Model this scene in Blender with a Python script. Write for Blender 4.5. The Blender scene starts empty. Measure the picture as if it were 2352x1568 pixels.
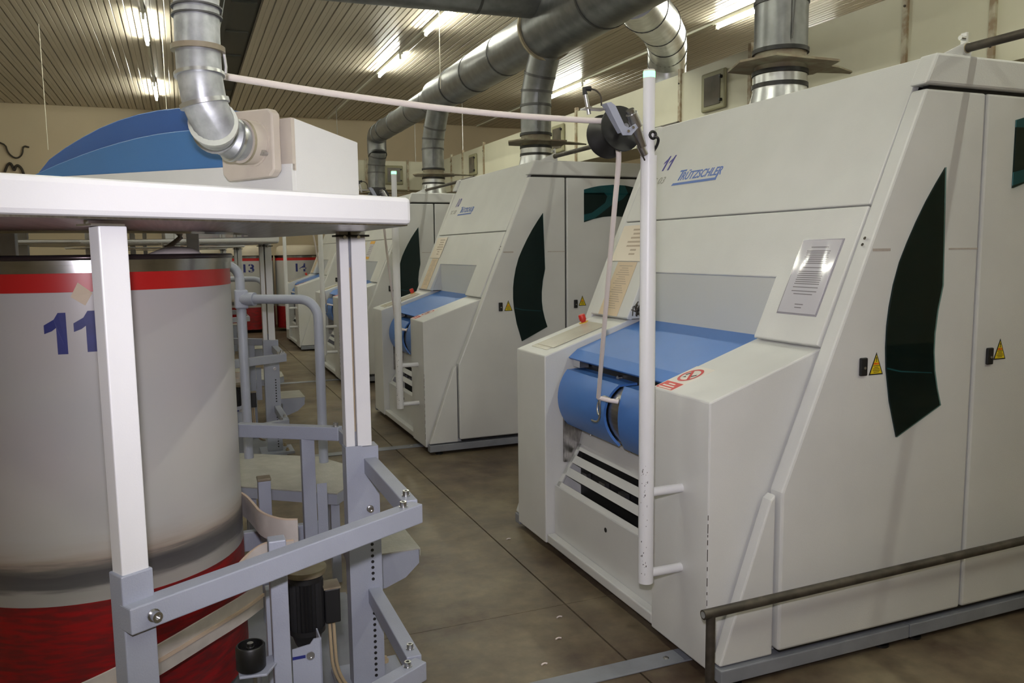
import bpy, bmesh, math, random
from mathutils import Vector, Matrix
random.seed(7)
scene = bpy.context.scene
COL = scene.collection

# ------------------------------------------------------------------ camera
YAW, PITCH, ROLL, FPX = 0.385457, -0.112752, -0.0118107, 1849.7
CAM = Vector((0, 0, 1.55))
fw = Vector((math.sin(YAW)*math.cos(PITCH), math.cos(YAW)*math.cos(PITCH), math.sin(PITCH)))
rt = Vector((math.cos(YAW), -math.sin(YAW), 0)); up = rt.cross(fw)
cr, sr = math.cos(ROLL), math.sin(ROLL)
rt, up = cr*rt + sr*up, -sr*rt + cr*up
camd = bpy.data.cameras.new('camera'); cam = bpy.data.objects.new('camera', camd); COL.objects.link(cam)
camd.sensor_fit = 'HORIZONTAL'; camd.sensor_width = 36; camd.lens = FPX/2352*36
camd.clip_start = 0.05; camd.clip_end = 100
cam.matrix_world = Matrix(((rt.x, up.x, -fw.x, CAM.x), (rt.y, up.y, -fw.y, CAM.y), (rt.z, up.z, -fw.z, CAM.z), (0, 0, 0, 1)))
scene.camera = cam

# ------------------------------------------------------------------ world, flash, exposure
w = bpy.data.worlds.new('world'); scene.world = w; w.use_nodes = True
w.node_tree.nodes['Background'].inputs[0].default_value = (.9, .92, 1, 1)
w.node_tree.nodes['Background'].inputs[1].default_value = 0.02
FLASH_W, TUBE_W = 165.0, 145.0
fl = bpy.data.lights.new('camera_flash', 'SPOT'); flo = bpy.data.objects.new('camera_flash', fl); COL.objects.link(flo)
fl.energy = FLASH_W; fl.color = (.95, .905, 1.0); fl.shadow_soft_size = .03
fl.spot_size = math.radians(90); fl.spot_blend = 1.0
fm = cam.matrix_world.copy(); fm.translation = CAM + up*.15 - rt*.03 + fw*.02; flo.matrix_world = fm
cy = scene.cycles; cy.max_bounces = 5; cy.diffuse_bounces = 3; cy.glossy_bounces = 3; cy.transmission_bounces = 2; cy.transparent_max_bounces = 6; cy.caustics_reflective = False; cy.caustics_refractive = False; cy.use_adaptive_sampling = True; cy.adaptive_threshold = .02
vs = scene.view_settings
vs.view_transform = 'Standard'; vs.look = 'None'; vs.gamma = 1; vs.use_curve_mapping = False; vs.exposure = 0.0

# ------------------------------------------------------------------ materials
def s2l(c):
    return tuple((x/12.92 if x <= .04045 else ((x+.055)/1.055)**2.4) for x in c)
def rgb(r, g, b): return s2l((r/255, g/255, b/255))
MATS = {}
def mat(name, col, rough=.5, metal=0.0, bump=0.0, bscale=200, var=0.0, vscale=6, col2=None, spec=.5, emit=0, coat=0, stretch=None, lo=.4, hi=.65, detail=4):
    m = bpy.data.materials.new(name); m.use_nodes = True; MATS[name] = m
    nt = m.node_tree; N = nt.nodes; L = nt.links; b = N['Principled BSDF']
    b.inputs['Base Color'].default_value = (*col, 1); b.inputs['Roughness'].default_value = rough
    b.inputs['Metallic'].default_value = metal; b.inputs['Specular IOR Level'].default_value = spec
    b.inputs['Coat Weight'].default_value = coat
    tc = N.new('ShaderNodeTexCoord')
    src = tc.outputs['Object']
    if stretch:
        mp = N.new('ShaderNodeMapping'); mp.inputs['Scale'].default_value = stretch; L.new(src, mp.inputs[0]); src = mp.outputs[0]
    if var:
        n = N.new('ShaderNodeTexNoise'); n.inputs['Scale'].default_value = vscale; n.inputs['Detail'].default_value = detail
        L.new(src, n.inputs['Vector'])
        r = N.new('ShaderNodeValToRGB'); r.color_ramp.elements[0].position = lo; r.color_ramp.elements[1].position = hi
        c2 = col2 if col2 else tuple(x*(1-var) for x in col)
        r.color_ramp.elements[0].color = (*c2, 1); r.color_ramp.elements[1].color = (*col, 1)
        L.new(n.outputs['Fac'], r.inputs[0]); L.new(r.outputs[0], b.inputs['Base Color'])
    if bump:
        n2 = N.new('ShaderNodeTexNoise'); n2.inputs['Scale'].default_value = bscale; n2.inputs['Detail'].default_value = 2
        L.new(src, n2.inputs['Vector'])
        bp = N.new('ShaderNodeBump'); bp.inputs['Strength'].default_value = bump; bp.inputs['Distance'].default_value = .002
        L.new(n2.outputs['Fac'], bp.inputs['Height']); L.new(bp.outputs[0], b.inputs['Normal'])
    if emit:
        b.inputs['Emission Color'].default_value = (*col, 1); b.inputs['Emission Strength'].default_value = emit
    return m

mat('paint_white', rgb(214, 214, 212), .38, bump=.25, bscale=260, var=.06, vscale=3)
mat('paint_coiler', rgb(226, 226, 228), .38, bump=.12, bscale=300, var=.03, vscale=5)
mat('paint_grey', rgb(160, 165, 180), .42, bump=.3, bscale=260, var=.06, vscale=8)
mat('paint_base', rgb(138, 141, 149), .5, bump=.2, bscale=200, var=.15, vscale=9)
mat('paint_panel_grey', rgb(204, 205, 203), .45, bump=.2, bscale=260)
mat('paint_blue', rgb(74, 122, 196), .35, bump=.25, bscale=300, var=.05, vscale=5)
mat('paint_hood', rgb(62, 110, 165), .4, bump=.1, bscale=300)
mat('paint_hood_dark', rgb(52, 92, 156), .4, bump=.1, bscale=300)
mat('beige_plate', rgb(194, 184, 172), .5, bump=.15, bscale=120, var=.12, vscale=7)
mat('dark', rgb(28, 28, 28), .5)
mat('black_rubber', rgb(20, 20, 20), .45)
mat('black_plastic', rgb(24, 24, 26), .5)
mat('steel', (.55, .55, .55), .28, metal=1)
mat('steel_brushed', (.42, .40, .38), .3, metal=1, var=.3, vscale=30, stretch=(4, .1, 1))
mat('steel_polished', (.5, .48, .46), .06, metal=1)
mat('aluminium', (.62, .62, .64), .32, metal=1)
mat('rim_steel', (.42, .42, .42), .22, metal=1, var=.3, vscale=8)
mat('rim_dark', (.055, .04, .042), .2, metal=.6)
mat('galv', (.50, .52, .54), .45, metal=.6, var=.35, vscale=22, bump=.15, bscale=60)
mat('galv_dark', (.25, .255, .26), .40, metal=.8, var=.22, vscale=9, bump=.15, bscale=60)
mat('galv_shiny', (.62, .63, .64), .34, metal=.95, var=.2, vscale=9)
mat('seam_dark', (.1, .1, .1), .5, metal=.6)
mat('gate_plate', rgb(150, 145, 122), .55, var=.3, vscale=9, col2=rgb(122, 108, 90))
mat('flange_tan', rgb(172, 160, 134), .6, var=.2, vscale=14)
mat('feed_panel', rgb(216, 212, 190), .5, var=.07, vscale=2)
mat('feed_batten', rgb(192, 186, 164), .5, var=.25, vscale=14, col2=rgb(150, 130, 104))
mat('window_frame', rgb(150, 146, 116), .6)
mat('window_glass_grey', rgb(104, 98, 88), .15, var=.3, vscale=5)
mat('tint_back', rgb(20, 40, 42), .4)
mat('tint_arm', rgb(84, 150, 160), .5)
mat('can_wall', rgb(196, 194, 192), .32, bump=.02, bscale=30, var=.05, vscale=3)
mat('can_red', rgb(196, 34, 34), .34, var=.10, vscale=5)
mat('can_red_low', rgb(150, 14, 20), .42, var=.35, vscale=14, col2=rgb(110, 26, 28), stretch=(1, 1, 6))
mat('can_scuff', rgb(98, 96, 96), .5, var=.35, vscale=10, col2=rgb(64, 62, 64), stretch=(1, 1, 10))
mat('can_scuff_light', rgb(172, 168, 164), .45, var=.2, vscale=12, stretch=(1, 1, 10))
mat('can_brown', rgb(178, 168, 158), .45, var=.15, vscale=14, stretch=(1, 1, 10))
mat('ink_blue', rgb(34, 42, 120), .5, var=.2, vscale=20)
mat('ink_number', rgb(66, 62, 140), .5)
mat('ink_brand', rgb(88, 116, 184), .5)
mat('ink_grey', rgb(158, 158, 150), .5)
mat('ink_black', rgb(30, 30, 30), .6)
mat('ink_faint', rgb(128, 124, 130), .6)
mat('ink_faint_tan', rgb(178, 162, 144), .6)
mat('cotton', rgb(232, 220, 216), .95, bump=.6, bscale=120)
mat('cotton_pile', rgb(216, 204, 184), .95, bump=.8, bscale=30)
mat('sliver', rgb(228, 218, 212), .9, bump=.5, bscale=160, stretch=(1, 8, 8))
mat('paper_white', rgb(206, 203, 212), .35)
mat('paper_cream', rgb(222, 210, 192), .3)
mat('paper_tan', rgb(212, 192, 164), .5)
mat('clear_edge', rgb(150, 146, 156), .2)
mat('sign_yellow', rgb(222, 196, 30), .4)
mat('sign_orange', rgb(220, 90, 20), .5)
mat('sign_red', rgb(190, 34, 34), .4)
mat('sign_white', rgb(222, 216, 208), .4)
mat('estop_red', rgb(190, 44, 34), .35)
mat('estop_yellow', rgb(214, 176, 60), .4)
mat('control_film', rgb(186, 180, 164), .25, var=.08, vscale=9)
mat('pipe_dark', rgb(86, 80, 72), .5, metal=.5, var=.4, vscale=20)
mat('guide_white', rgb(204, 196, 190), .45, var=.15, vscale=14)
mat('guide_edge', rgb(206, 184, 164), .6)
mat('checker', rgb(170, 168, 160), .45, bump=1.0, bscale=70, var=.12, vscale=16)
mat('wall', rgb(206, 190, 162), .8, var=.05, vscale=1.5)
mat('ceiling_sheet', rgb(192, 182, 164), .3, var=.12, vscale=1.2, bump=.05, bscale=20, stretch=(1, .3, 1))
mat('girder', rgb(52, 52, 46), .6)
mat('batten_white', rgb(214, 212, 196), .5)
mat('stain', rgb(188, 178, 170), .45, var=.2, vscale=20)
mat('cable', rgb(60, 54, 46), .7)
mat('string', rgb(214, 208, 190), .8)
mat('tan_hose', rgb(176, 158, 128), .5)
mat('orange_tape', rgb(226, 170, 60), .5)
mat('tube_on', (.98, 1, .86), .5, emit=TUBE_W)
mat('lamp_green', (.22, 1.0, .36), .5, emit=2.6)
def can_mat():
    m = bpy.data.materials.new('can_worn'); m.use_nodes = True; MATS['can_worn'] = m
    nt = m.node_tree; N = nt.nodes; L = nt.links; b = N['Principled BSDF']; b.inputs['Roughness'].default_value = .34
    tc = N.new('ShaderNodeTexCoord'); sp = N.new('ShaderNodeSeparateXYZ'); L.new(tc.outputs['Object'], sp.inputs[0])
    mp = N.new('ShaderNodeMapping'); mp.inputs['Scale'].default_value = (3, 3, 40); L.new(tc.outputs['Object'], mp.inputs[0])
    n = N.new('ShaderNodeTexNoise'); n.inputs['Scale'].default_value = 1.6; n.inputs['Detail'].default_value = 6; L.new(mp.outputs[0], n.inputs['Vector'])
    a = N.new('ShaderNodeMath'); a.operation = 'MULTIPLY_ADD'; a.inputs[1].default_value = .05; L.new(n.outputs['Fac'], a.inputs[0]); L.new(sp.outputs['Z'], a.inputs[2])
    mr = N.new('ShaderNodeMapRange'); mr.inputs[1].default_value = .45; mr.inputs[2].default_value = .75; L.new(a.outputs[0], mr.inputs[0])
    r = N.new('ShaderNodeValToRGB'); el = r.color_ramp.elements
    stops = [(0, rgb(176, 172, 168)), (.24, rgb(166, 162, 158)), (.30, rgb(96, 94, 95)), (.42, rgb(84, 82, 84)), (.50, rgb(120, 114, 110)), (.54, rgb(170, 156, 144)), (.64, rgb(190, 184, 178)), (.8, rgb(196, 194, 192))]
    el[0].position, el[0].color = 0, (*stops[0][1], 1); el[1].position, el[1].color = .8, (*stops[-1][1], 1)
    for p, c in stops[1:-1]: e = el.new(p); e.color = (*c, 1)
    L.new(mr.outputs[0], r.inputs[0])
    n2 = N.new('ShaderNodeTexNoise'); n2.inputs['Scale'].default_value = 2.5; n2.inputs['Detail'].default_value = 3; L.new(tc.outputs['Object'], n2.inputs['Vector'])
    mx = N.new('ShaderNodeMix'); mx.data_type = 'RGBA'; mx.blend_type = 'MULTIPLY'; mx.inputs[0].default_value = .12
    L.new(r.outputs[0], mx.inputs[6]); L.new(n2.outputs['Color'], mx.inputs[7]); L.new(mx.outputs[2], b.inputs['Base Color'])
can_mat()
# concrete floor: mottled brown-grey, worn to a dull sheen
def floor_mat():
    m = bpy.data.materials.new('concrete'); m.use_nodes = True; MATS['concrete'] = m
    nt = m.node_tree; N = nt.nodes; L = nt.links; b = N['Principled BSDF']
    g = N.new('ShaderNodeNewGeometry')
    n1 = N.new('ShaderNodeTexNoise'); n1.inputs['Scale'].default_value = 1.6; n1.inputs['Detail'].default_value = 8; n1.inputs['Roughness'].default_value = .65
    n2 = N.new('ShaderNodeTexNoise'); n2.inputs['Scale'].default_value = 14; n2.inputs['Detail'].default_value = 6
    L.new(g.outputs['Position'], n1.inputs['Vector']); L.new(g.outputs['Position'], n2.inputs['Vector'])
    r1 = N.new('ShaderNodeValToRGB'); e = r1.color_ramp.elements
    e[0].position = .36; e[0].color = (*rgb(74, 58, 46), 1); e[1].position = .64; e[1].color = (*rgb(132, 120, 98), 1)
    r2 = N.new('ShaderNodeValToRGB'); e = r2.color_ramp.elements
    e[0].position = .3; e[0].color = (.62, .6, .58, 1); e[1].position = .6; e[1].color = (1, 1, 1, 1)
    mx = N.new('ShaderNodeMix'); mx.data_type = 'RGBA'; mx.blend_type = 'MULTIPLY'; mx.inputs[0].default_value = .7
    L.new(n1.outputs['Fac'], r1.inputs[0]); L.new(n2.outputs['Fac'], r2.inputs[0])
    L.new(r1.outputs[0], mx.inputs[6]); L.new(r2.outputs[0], mx.inputs[7]); L.new(mx.outputs[2], b.inputs['Base Color'])
    mr = N.new('ShaderNodeMapRange'); mr.inputs[3].default_value = .32; mr.inputs[4].default_value = .6
    L.new(n2.outputs['Fac'], mr.inputs[0]); L.new(mr.outputs[0], b.inputs['Roughness'])
    bp = N.new('ShaderNodeBump'); bp.inputs['Strength'].default_value = .15; bp.inputs['Distance'].default_value = .003
    L.new(n2.outputs['Fac'], bp.inputs['Height']); L.new(bp.outputs[0], b.inputs['Normal'])
floor_mat()
def glass_mat():
    m = bpy.data.materials.new('tinted_glass'); m.use_nodes = True; MATS['tinted_glass'] = m
    nt = m.node_tree; N = nt.nodes; L = nt.links
    for n in list(N):
        if n.type == 'BSDF_PRINCIPLED': N.remove(n)
    tr = N.new('ShaderNodeBsdfTransparent'); tr.inputs[0].default_value = (.55, .7, .7, 1)
    gl = N.new('ShaderNodeBsdfGlossy'); gl.inputs['Roughness'].default_value = .03
    lw = N.new('ShaderNodeLayerWeight'); pw = N.new('ShaderNodeMath'); pw.operation = 'POWER'; pw.inputs[1].default_value = 5
    fr = N.new('ShaderNodeMapRange'); fr.inputs[3].default_value = .045; fr.inputs[4].default_value = 1
    L.new(lw.outputs['Facing'], pw.inputs[0]); L.new(pw.outputs[0], fr.inputs[0])
    mx = N.new('ShaderNodeMixShader')
    L.new(fr.outputs[0], mx.inputs[0]); L.new(tr.outputs[0], mx.inputs[1]); L.new(gl.outputs[0], mx.inputs[2])
    L.new(mx.outputs[0], N['Material Output'].inputs[0])
    m2 = m.copy(); m2.name = 'clear_film'; MATS['clear_film'] = m2
    for n in m2.node_tree.nodes:
        if n.type == 'BSDF_TRANSPARENT': n.inputs[0].default_value = (.95, .95, .95, 1)
        if n.type == 'BSDF_GLOSSY': n.inputs['Roughness'].default_value = .1
glass_mat()

# ------------------------------------------------------------------ mesh helpers
def V(*a): return Vector(a)
class MB:
    def __init__(s): s.v = []; s.f = []
    def add(s, vs, fs):
        o = len(s.v); s.v += [tuple(p) for p in vs]; s.f += [tuple(i+o for i in f) for f in fs]; return s
    def box(s, x0, x1, y0, y1, z0, z1):
        return s.add([(x, y, z) for z in (z0, z1) for y in (y0, y1) for x in (x0, x1)],
                     [(0, 2, 3, 1), (4, 5, 7, 6), (0, 1, 5, 4), (2, 6, 7, 3), (0, 4, 6, 2), (1, 3, 7, 5)])
    def obox(s, c, ax, ay, az, hx, hy, hz):
        c = Vector(c); ax, ay, az = (Vector(a).normalized() for a in (ax, ay, az))
        return s.add([c + ax*hx*i + ay*hy*j + az*hz*k for k in (-1, 1) for j in (-1, 1) for i in (-1, 1)],
                     [(0, 2, 3, 1), (4, 5, 7, 6), (0, 1, 5, 4), (2, 6, 7, 3), (0, 4, 6, 2), (1, 3, 7, 5)])
    def bar(s, p, q, wdt, h, upv=(0, 0, 1)):
        p, q = Vector(p), Vector(q); d = (q-p).normalized(); side = d.cross(Vector(upv)).normalized(); u = side.cross(d)
        return s.obox((p+q)/2, d, side, u, (q-p).length/2, wdt/2, h/2)
    def prism(s, pts3, off):
        """closed polygon of 3D points extruded by the vector off"""
        n = len(pts3); off = Vector(off); a = [Vector(p) for p in pts3]; b = [p + off for p in a]
        return s.add(a+b, [tuple(range(n-1, -1, -1)), tuple(range(n, 2*n))] + [(i, (i+1) % n, n+(i+1) % n, n+i) for i in range(n)])
    def xz(s, poly, y0, y1): return s.prism([(x, y0, z) for x, z in poly], (0, y1-y0, 0))
    def xy(s, poly, z0, z1): return s.prism([(x, y, z0) for x, y in poly], (0, 0, z1-z0))
    def tube(s, pts, r, n=14, caps=True):
        pts = [Vector(p) for p in pts]; rs = r if isinstance(r, (list, tuple)) else [r]*len(pts)
        T = []
        for i in range(len(pts)):
            a = pts[max(i-1, 0)]; b = pts[min(i+1, len(pts)-1)]; T.append((b-a).normalized())
        ref = Vector((0, 0, 1)) if abs(T[0].z) < .9 else Vector((1, 0, 0))
        nrm = (ref - T[0]*ref.dot(T[0])).normalized(); o = len(s.v)
        for i, p in enumerate(pts):
            nrm = (nrm - T[i]*nrm.dot(T[i])).normalized(); bn = T[i].cross(nrm)
            for k in range(n):
                a = 2*math.pi*k/n; s.v.append(tuple(p + (nrm*math.cos(a) + bn*math.sin(a))*rs[i]))
        for i in range(len(pts)-1):
            for k in range(n):
                s.f.append((o+i*n+k, o+i*n+(k+1) % n, o+(i+1)*n+(k+1) % n, o+(i+1)*n+k))
        if caps:
            s.f.append(tuple(o+k for k in range(n-1, -1, -1))); e = o+(len(pts)-1)*n; s.f.append(tuple(e+k for k in range(n)))
        return s
    def lathe(s, prof, c, axis=(0, 0, 1), n=32):
        """prof: (radius, height along axis) pairs, open profile"""
        c = Vector(c); ax = Vector(axis).normalized(); ref = Vector((1, 0, 0)) if abs(ax.x) < .9 else Vector((0, 1, 0))
        u = (ref - ax*ref.dot(ax)).normalized(); w_ = ax.cross(u); o = len(s.v)
        for r, h in prof:
            for k in range(n):
                a = 2*math.pi*k/n; s.v.append(tuple(c + ax*h + (u*math.cos(a) + w_*math.sin(a))*r))
        for i in range(len(prof)-1):
            for k in range(n):
                s.f.append((o+i*n+k, o+i*n+(k+1) % n, o+(i+1)*n+(k+1) % n, o+(i+1)*n+k))
        s.f.append(tuple(o+k for k in range(n-1, -1, -1))); e = o+(len(prof)-1)*n; s.f.append(tuple(e+k for k in range(n)))
        return s
    def build(s, name, m, parent=None, smooth=None, bevel=0, label=None):
        O = Vector((0, 0, 0))
        if parent is not None:
            p = parent
            while p is not None: O = O + p.location; p = p.parent
        me = bpy.data.meshes.new(name)
        me.from_pydata([(a-O.x, b-O.y, c-O.z) for a, b, c in s.v], [], s.f); me.update()
        bm = bmesh.new(); bm.from_mesh(me); bmesh.ops.recalc_face_normals(bm, faces=bm.faces); bm.to_mesh(me); bm.free()
        me.materials.append(MATS[m])
        if smooth:
            for p in me.polygons: p.use_smooth = True
            me.set_sharp_from_angle(angle=math.radians(smooth))
        o = bpy.data.objects.new(name, me); COL.objects.link(o)
        if parent is not None: o.parent = parent
        if bevel:
            md = o.modifiers.new('bevel', 'BEVEL'); md.width = bevel; md.segments = 2; md.limit_method = 'ANGLE'; md.angle_limit = math.radians(40)
        if label: o['label'] = label
        return o
def tag(o, label, cat=None, group=None, kind=None):
    o['label'] = label
    if cat: o['category'] = cat
    if group: o['group'] = group
    if kind: o['kind'] = kind
    return o
def thing(name, loc, label, cat, group=None):
    o = bpy.data.objects.new(name, None); o.empty_display_size = .1; COL.objects.link(o); o.location = loc
    return tag(o, label, cat, group)
def copy_tree(o, parent=None):
    c = o.copy(); COL.objects.link(c); c.parent = parent
    for ch in list(o.children): copy_tree(ch, c)
    return c
def arc(c, r, a0, a1, n, ex, ey):
    c, ex, ey = Vector(c), Vector(ex), Vector(ey)
    return [c + (ex*math.cos(a0+(a1-a0)*i/n) + ey*math.sin(a0+(a1-a0)*i/n))*r for i in range(n+1)]
def smoothpoly(pts, it=2):
    """Chaikin-smoothed open polyline"""
    pts = [Vector(p) for p in pts]
    for _ in range(it):
        q = [pts[0]]
        for a, b in zip(pts[:-1], pts[1:]): q += [a*.75+b*.25, a*.25+b*.75]
        pts = q + [pts[-1]]
    return pts
def text_mesh(body, size, shear=0, bold=0, ext=.0006):
    cu = bpy.data.curves.new('t', 'FONT'); cu.body = body; cu.size = size; cu.shear = shear; cu.offset = bold; cu.extrude = ext; cu.resolution_u = 4
    o = bpy.data.objects.new('t', cu); COL.objects.link(o)
    dg = bpy.context.evaluated_depsgraph_get(); dg.update()
    me = bpy.data.meshes.new_from_object(o.evaluated_get(dg))
    v = [p.co.copy() for p in me.vertices]; f = [tuple(p.vertices) for p in me.polygons]
    bpy.data.objects.remove(o); bpy.data.curves.remove(cu); bpy.data.meshes.remove(me)
    x0, x1 = min(p.x for p in v), max(p.x for p in v)
    return [Vector((p.x-x0, p.y, p.z)) for p in v], f, x1-x0
def put_ones(mb, org, ex, ey, h, sh=.32):
    """two bold slanted figure ones"""
    ex, ey, org = Vector(ex).normalized(), Vector(ey).normalized(), Vector(org); n = ex.cross(ey)
    for k in (0, 1):
        g_ = [(.30, 0), (.56, 0), (.56, 1), (.36, 1), (.26, .80), (0, .62), (0, .46), (.30, .62)]
        mb.prism([org + ex*(k*.60*h + (x*.72 + y*sh)*h) + ey*y*h for x, y in g_], n*.0006)
def put_text(mb, body, size, org, ex, ey, width=None, shear=0, bold=0, conv=None):
    v, f, w0 = text_mesh(body, size, shear, bold); sx = (width/w0) if width else 1
    ex, ey, org = Vector(ex).normalized(), Vector(ey).normalized(), Vector(org); n = ex.cross(ey)
    mb.add([conv(p.x*sx, p.y, p.z) if conv else org + ex*p.x*sx + ey*p.y + n*p.z for p in v], f)
    return w0*sx

PITCH_Y = 3.595
# ================================================================== SETTING
ZC = 4.45
YF, YN, XL, XR = 18.2, -5.0, -7.5, 11.0
def struct(o): o['kind'] = 'structure'; return o
# floor: base with concrete slabs laid in it, joints recessed
fl0 = struct(MB().box(XL, XR, YN, YF, -.2, -.012).build('floor', 'dark'))
fl0['label'] = 'brown-grey stained concrete floor with straight joints'
xs = [XL, -5.9, -2.21, 1.48, 5.17, XR]; ys = [YN, -.55, 3.06, 6.66, 10.26, 13.86, YF]
for i in range(len(xs)-1):
    for j in range(len(ys)-1):
        MB().box(xs[i]+.004, xs[i+1]-.004, ys[j]+.0015, ys[j+1]-.0015, -.1, 0).build('slab', 'concrete', fl0)
struct(MB().box(XL, XR, YF, YF+.2, 0, ZC+.1).build('wall_far', 'wall'))['label'] = 'plain cream rear wall of the mill hall'
struct(MB().box(XL, XR, YN-.2, YN, 0, ZC+.1).build('wall_near', 'wall'))
struct(MB().box(XL-.2, XL, YN, YF, 0, ZC+.1).build('wall_left', 'wall'))
struct(MB().box(XR, XR+.2, YN, YF, 0, ZC+.1).build('wall_right', 'wall'))
ceil = struct(MB().box(XL, XR, YN, YF, ZC+.06, ZC+.2).build('ceiling', 'girder'))
ceil['label'] = 'ribbed tan sheet metal ceiling'
PW = .142
prof = [(0, .05), (0, .022), (.004, .022), (.009, 0), (.06, 0), (.064, .004), (.070, .004), (.074, 0), (PW-.01, 0), (PW-.005, .022), (PW-.001, .022), (PW-.001, .05)]
base = None; x = XL
while x < XR-PW:
    if not (.55 < x+PW/2 < .98):
        if base is None:
            base = MB().xz([(x+a, ZC+b) for a, b in prof], YN, YF).build('ceiling_panel', 'ceiling_sheet', ceil); bx0 = x
        else:
            c = base.copy(); COL.objects.link(c); c.location.x = x-bx0
    x += PW
g = MB().box(.56, .97, YN, YF, ZC-.01, ZC+.06).build('ceiling_girder', 'girder')
tag(g, 'dark steel girder running between the ceiling sheets', 'girder')
MB().box(.60, .66, YN+.01, YF-.01, ZC-.06, ZC-.01).build('flange', 'girder', g)
for k in range(12): MB().box(.68, .96, 2+k*1.35, 2.06+k*1.35, ZC-.03, ZC-.01).build('cross_rib', 'girder', g)

# fluorescent battens on the ceiling
rows = {-.28: [10.9, 15.1, 6.6, 2.4, -1.8], 3.10: [9.17, 11.86, 6.48, 1.1, -1.6], 6.53: [7.6, 12.75, 2.4, -2.0], -3.7: [12.2, 8.0, 3.8, -.4], 9.0: [9.5, 4.0]}
names = {-.28: 'above the blue hood side', 3.10: 'left of the big duct', 6.53: 'behind the big duct', -3.7: 'over the far left bay', 9.0: 'over the right bay'}
order = ['nearest the far wall', 'second from the far wall', 'third from the far wall', 'fourth from the far wall', 'last before the near wall']
for rx, lst in rows.items():
    for i, y0 in enumerate(sorted(lst, reverse=True)):
        t = thing('fluorescent_light', (rx, y0+.66, ZC), 'lit tube %s, %s' % (names[rx], order[i]), 'light', 'ceiling fluorescent tubes')
        MB().box(rx-.03, rx+.03, y0-.06, y0+1.4, ZC-.045, ZC).build('batten', 'batten_white', t)
        tb = MB().tube([(rx, y0, ZC-.085), (rx, y0+1.34, ZC-.085)], .019, 8).build('tube', 'tube_on', t, 60)
        for yy in (y0-.02, y0+1.33): MB().box(rx-.016, rx+.016, yy, yy+.03, ZC-.11, ZC-.045).build('lamp_holder', 'batten_white', t)
# long conduit carrying the tube rows
for rx, lab in ((-.28, 'thin conduit carrying the tubes above the blue hood side'), (3.10, 'thin conduit carrying the tubes left of the big duct'), (6.53, 'thin conduit carrying the tubes behind the big duct')):
    tag(MB().box(rx-.018, rx+.018, YN+.2, YF-.1, ZC-.03, ZC-.002).build('conduit', 'batten_white'), lab, 'conduit')
# hanging strings
for (hx, hy, z1, lab) in ((-1.52, 12, 2.9, 'thin white string hanging at the far left'), (3.0, 9.6, 3.5, 'thin white string hanging left of the big duct'), (-.09, 12, 3.2, 'thin white string hanging above the blue hood')):
    s_ = MB().tube([(hx, hy, z1), (hx, hy, ZC)], .0045, 6).build('string', 'string', None, 60); tag(s_, lab, 'string')
# wiring on the far wall
wc = MB().tube(smoothpoly([(-3.4, 18.17, 3.7), (-3.02, 18.17, 3.71), (-2.98, 18.17, 3.5), (-2.85, 18.17, 3.40), (-2.74, 18.17, 3.48), (-2.72, 18.17, 3.66), (-2.62, 18.17, 3.63)]), .014, 6).build('wall_cable', 'cable', None, 60)
tag(wc, 'loose looping black cable on the far wall, upper one at left', 'cable')
wc = MB().tube(smoothpoly([(-3.06, 18.17, 3.15), (-3.0, 18.17, 3.3), (-2.94, 18.17, 3.33), (-2.9, 18.17, 3.15), (-2.86, 18.17, 3.3), (-2.78, 18.17, 3.25), (-2.74, 18.17, 3.1)]), .022, 6).build('wall_cable', 'cable', None, 60)
tag(wc, 'tangled dark cable on the far wall just above the white deck', 'cable')

# ================================================================== CARDING MACHINE (number 11 is the prototype)
X0, Y0 = 1.656, 2.275
KS = .442; NS = math.sqrt(1+KS*KS)
def SL(y, s, c=0):
    """point on the slanted front: y across, s up the slope, c proud of it"""
    return Vector((2.11 + KS*s/NS - c/NS, y, 1.19 + s/NS + c*KS/NS))
def CT(u, y, c=0):
    """point on the sloping top of the delivery columns"""
    return Vector((X0 + u - .318*c, y, 1.02 + .335*u + .948*c))
ES = (SL(0, 1)-SL(0, 0)).normalized(); EC = (CT(1, 0)-CT(0, 0)).normalized()

WIN1 = [(2.432, .84), (2.39, .98), (2.368, 1.10), (2.362, 1.18), (2.363, 1.26), (2.371, 1.33), (2.387, 1.41), (2.412, 1.49), (2.445, 1.56), (2.485, 1.635), (2.53, 1.71), (2.575, 1.775), (2.62, 1.835),
        (2.635, 1.40), (2.615, 1.31), (2.605, 1.22), (2.605, 1.15), (2.613, 1.08), (2.63, 1.01), (2.652, .944)]
WIN2 = [(2.98, 1.765), (3.06, 1.79), (3.15, 1.808), (3.25, 1.815), (3.36, 1.808), (3.47, 1.788), (3.56, 1.755), (3.70, 1.90), (3.64, 1.965), (3.56, 2.01), (3.46, 2.042), (3.35, 2.06), (3.24, 2.064), (3.12, 2.053), (3.05, 2.04), (2.98, 2.022)]
YS = Y0-.08
def window(m, poly, arms):
    wv = MB().xz(poly, YS-.002, YS).build('side_window', 'tint_back', m)
    for a in arms: MB().xz(a, YS-.004, YS-.0019).build('inner_frame', 'tint_arm', wv)
    MB().xz(poly, YS-.0075, YS-.0045).build('window_pane', 'tinted_glass', wv)
def latch(m, xc, zc):
    l = MB().box(xc-.016, xc+.016, YS-.012, YS, zc-.033, zc+.033).build('latch', 'black_plastic', m, bevel=.004)
    MB().lathe([(.005, 0), (.005, .002)], (xc+.002, YS-.0118, zc-.004), (0, -1, 0), 10).build('key_slot', 'steel', l)
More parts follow.
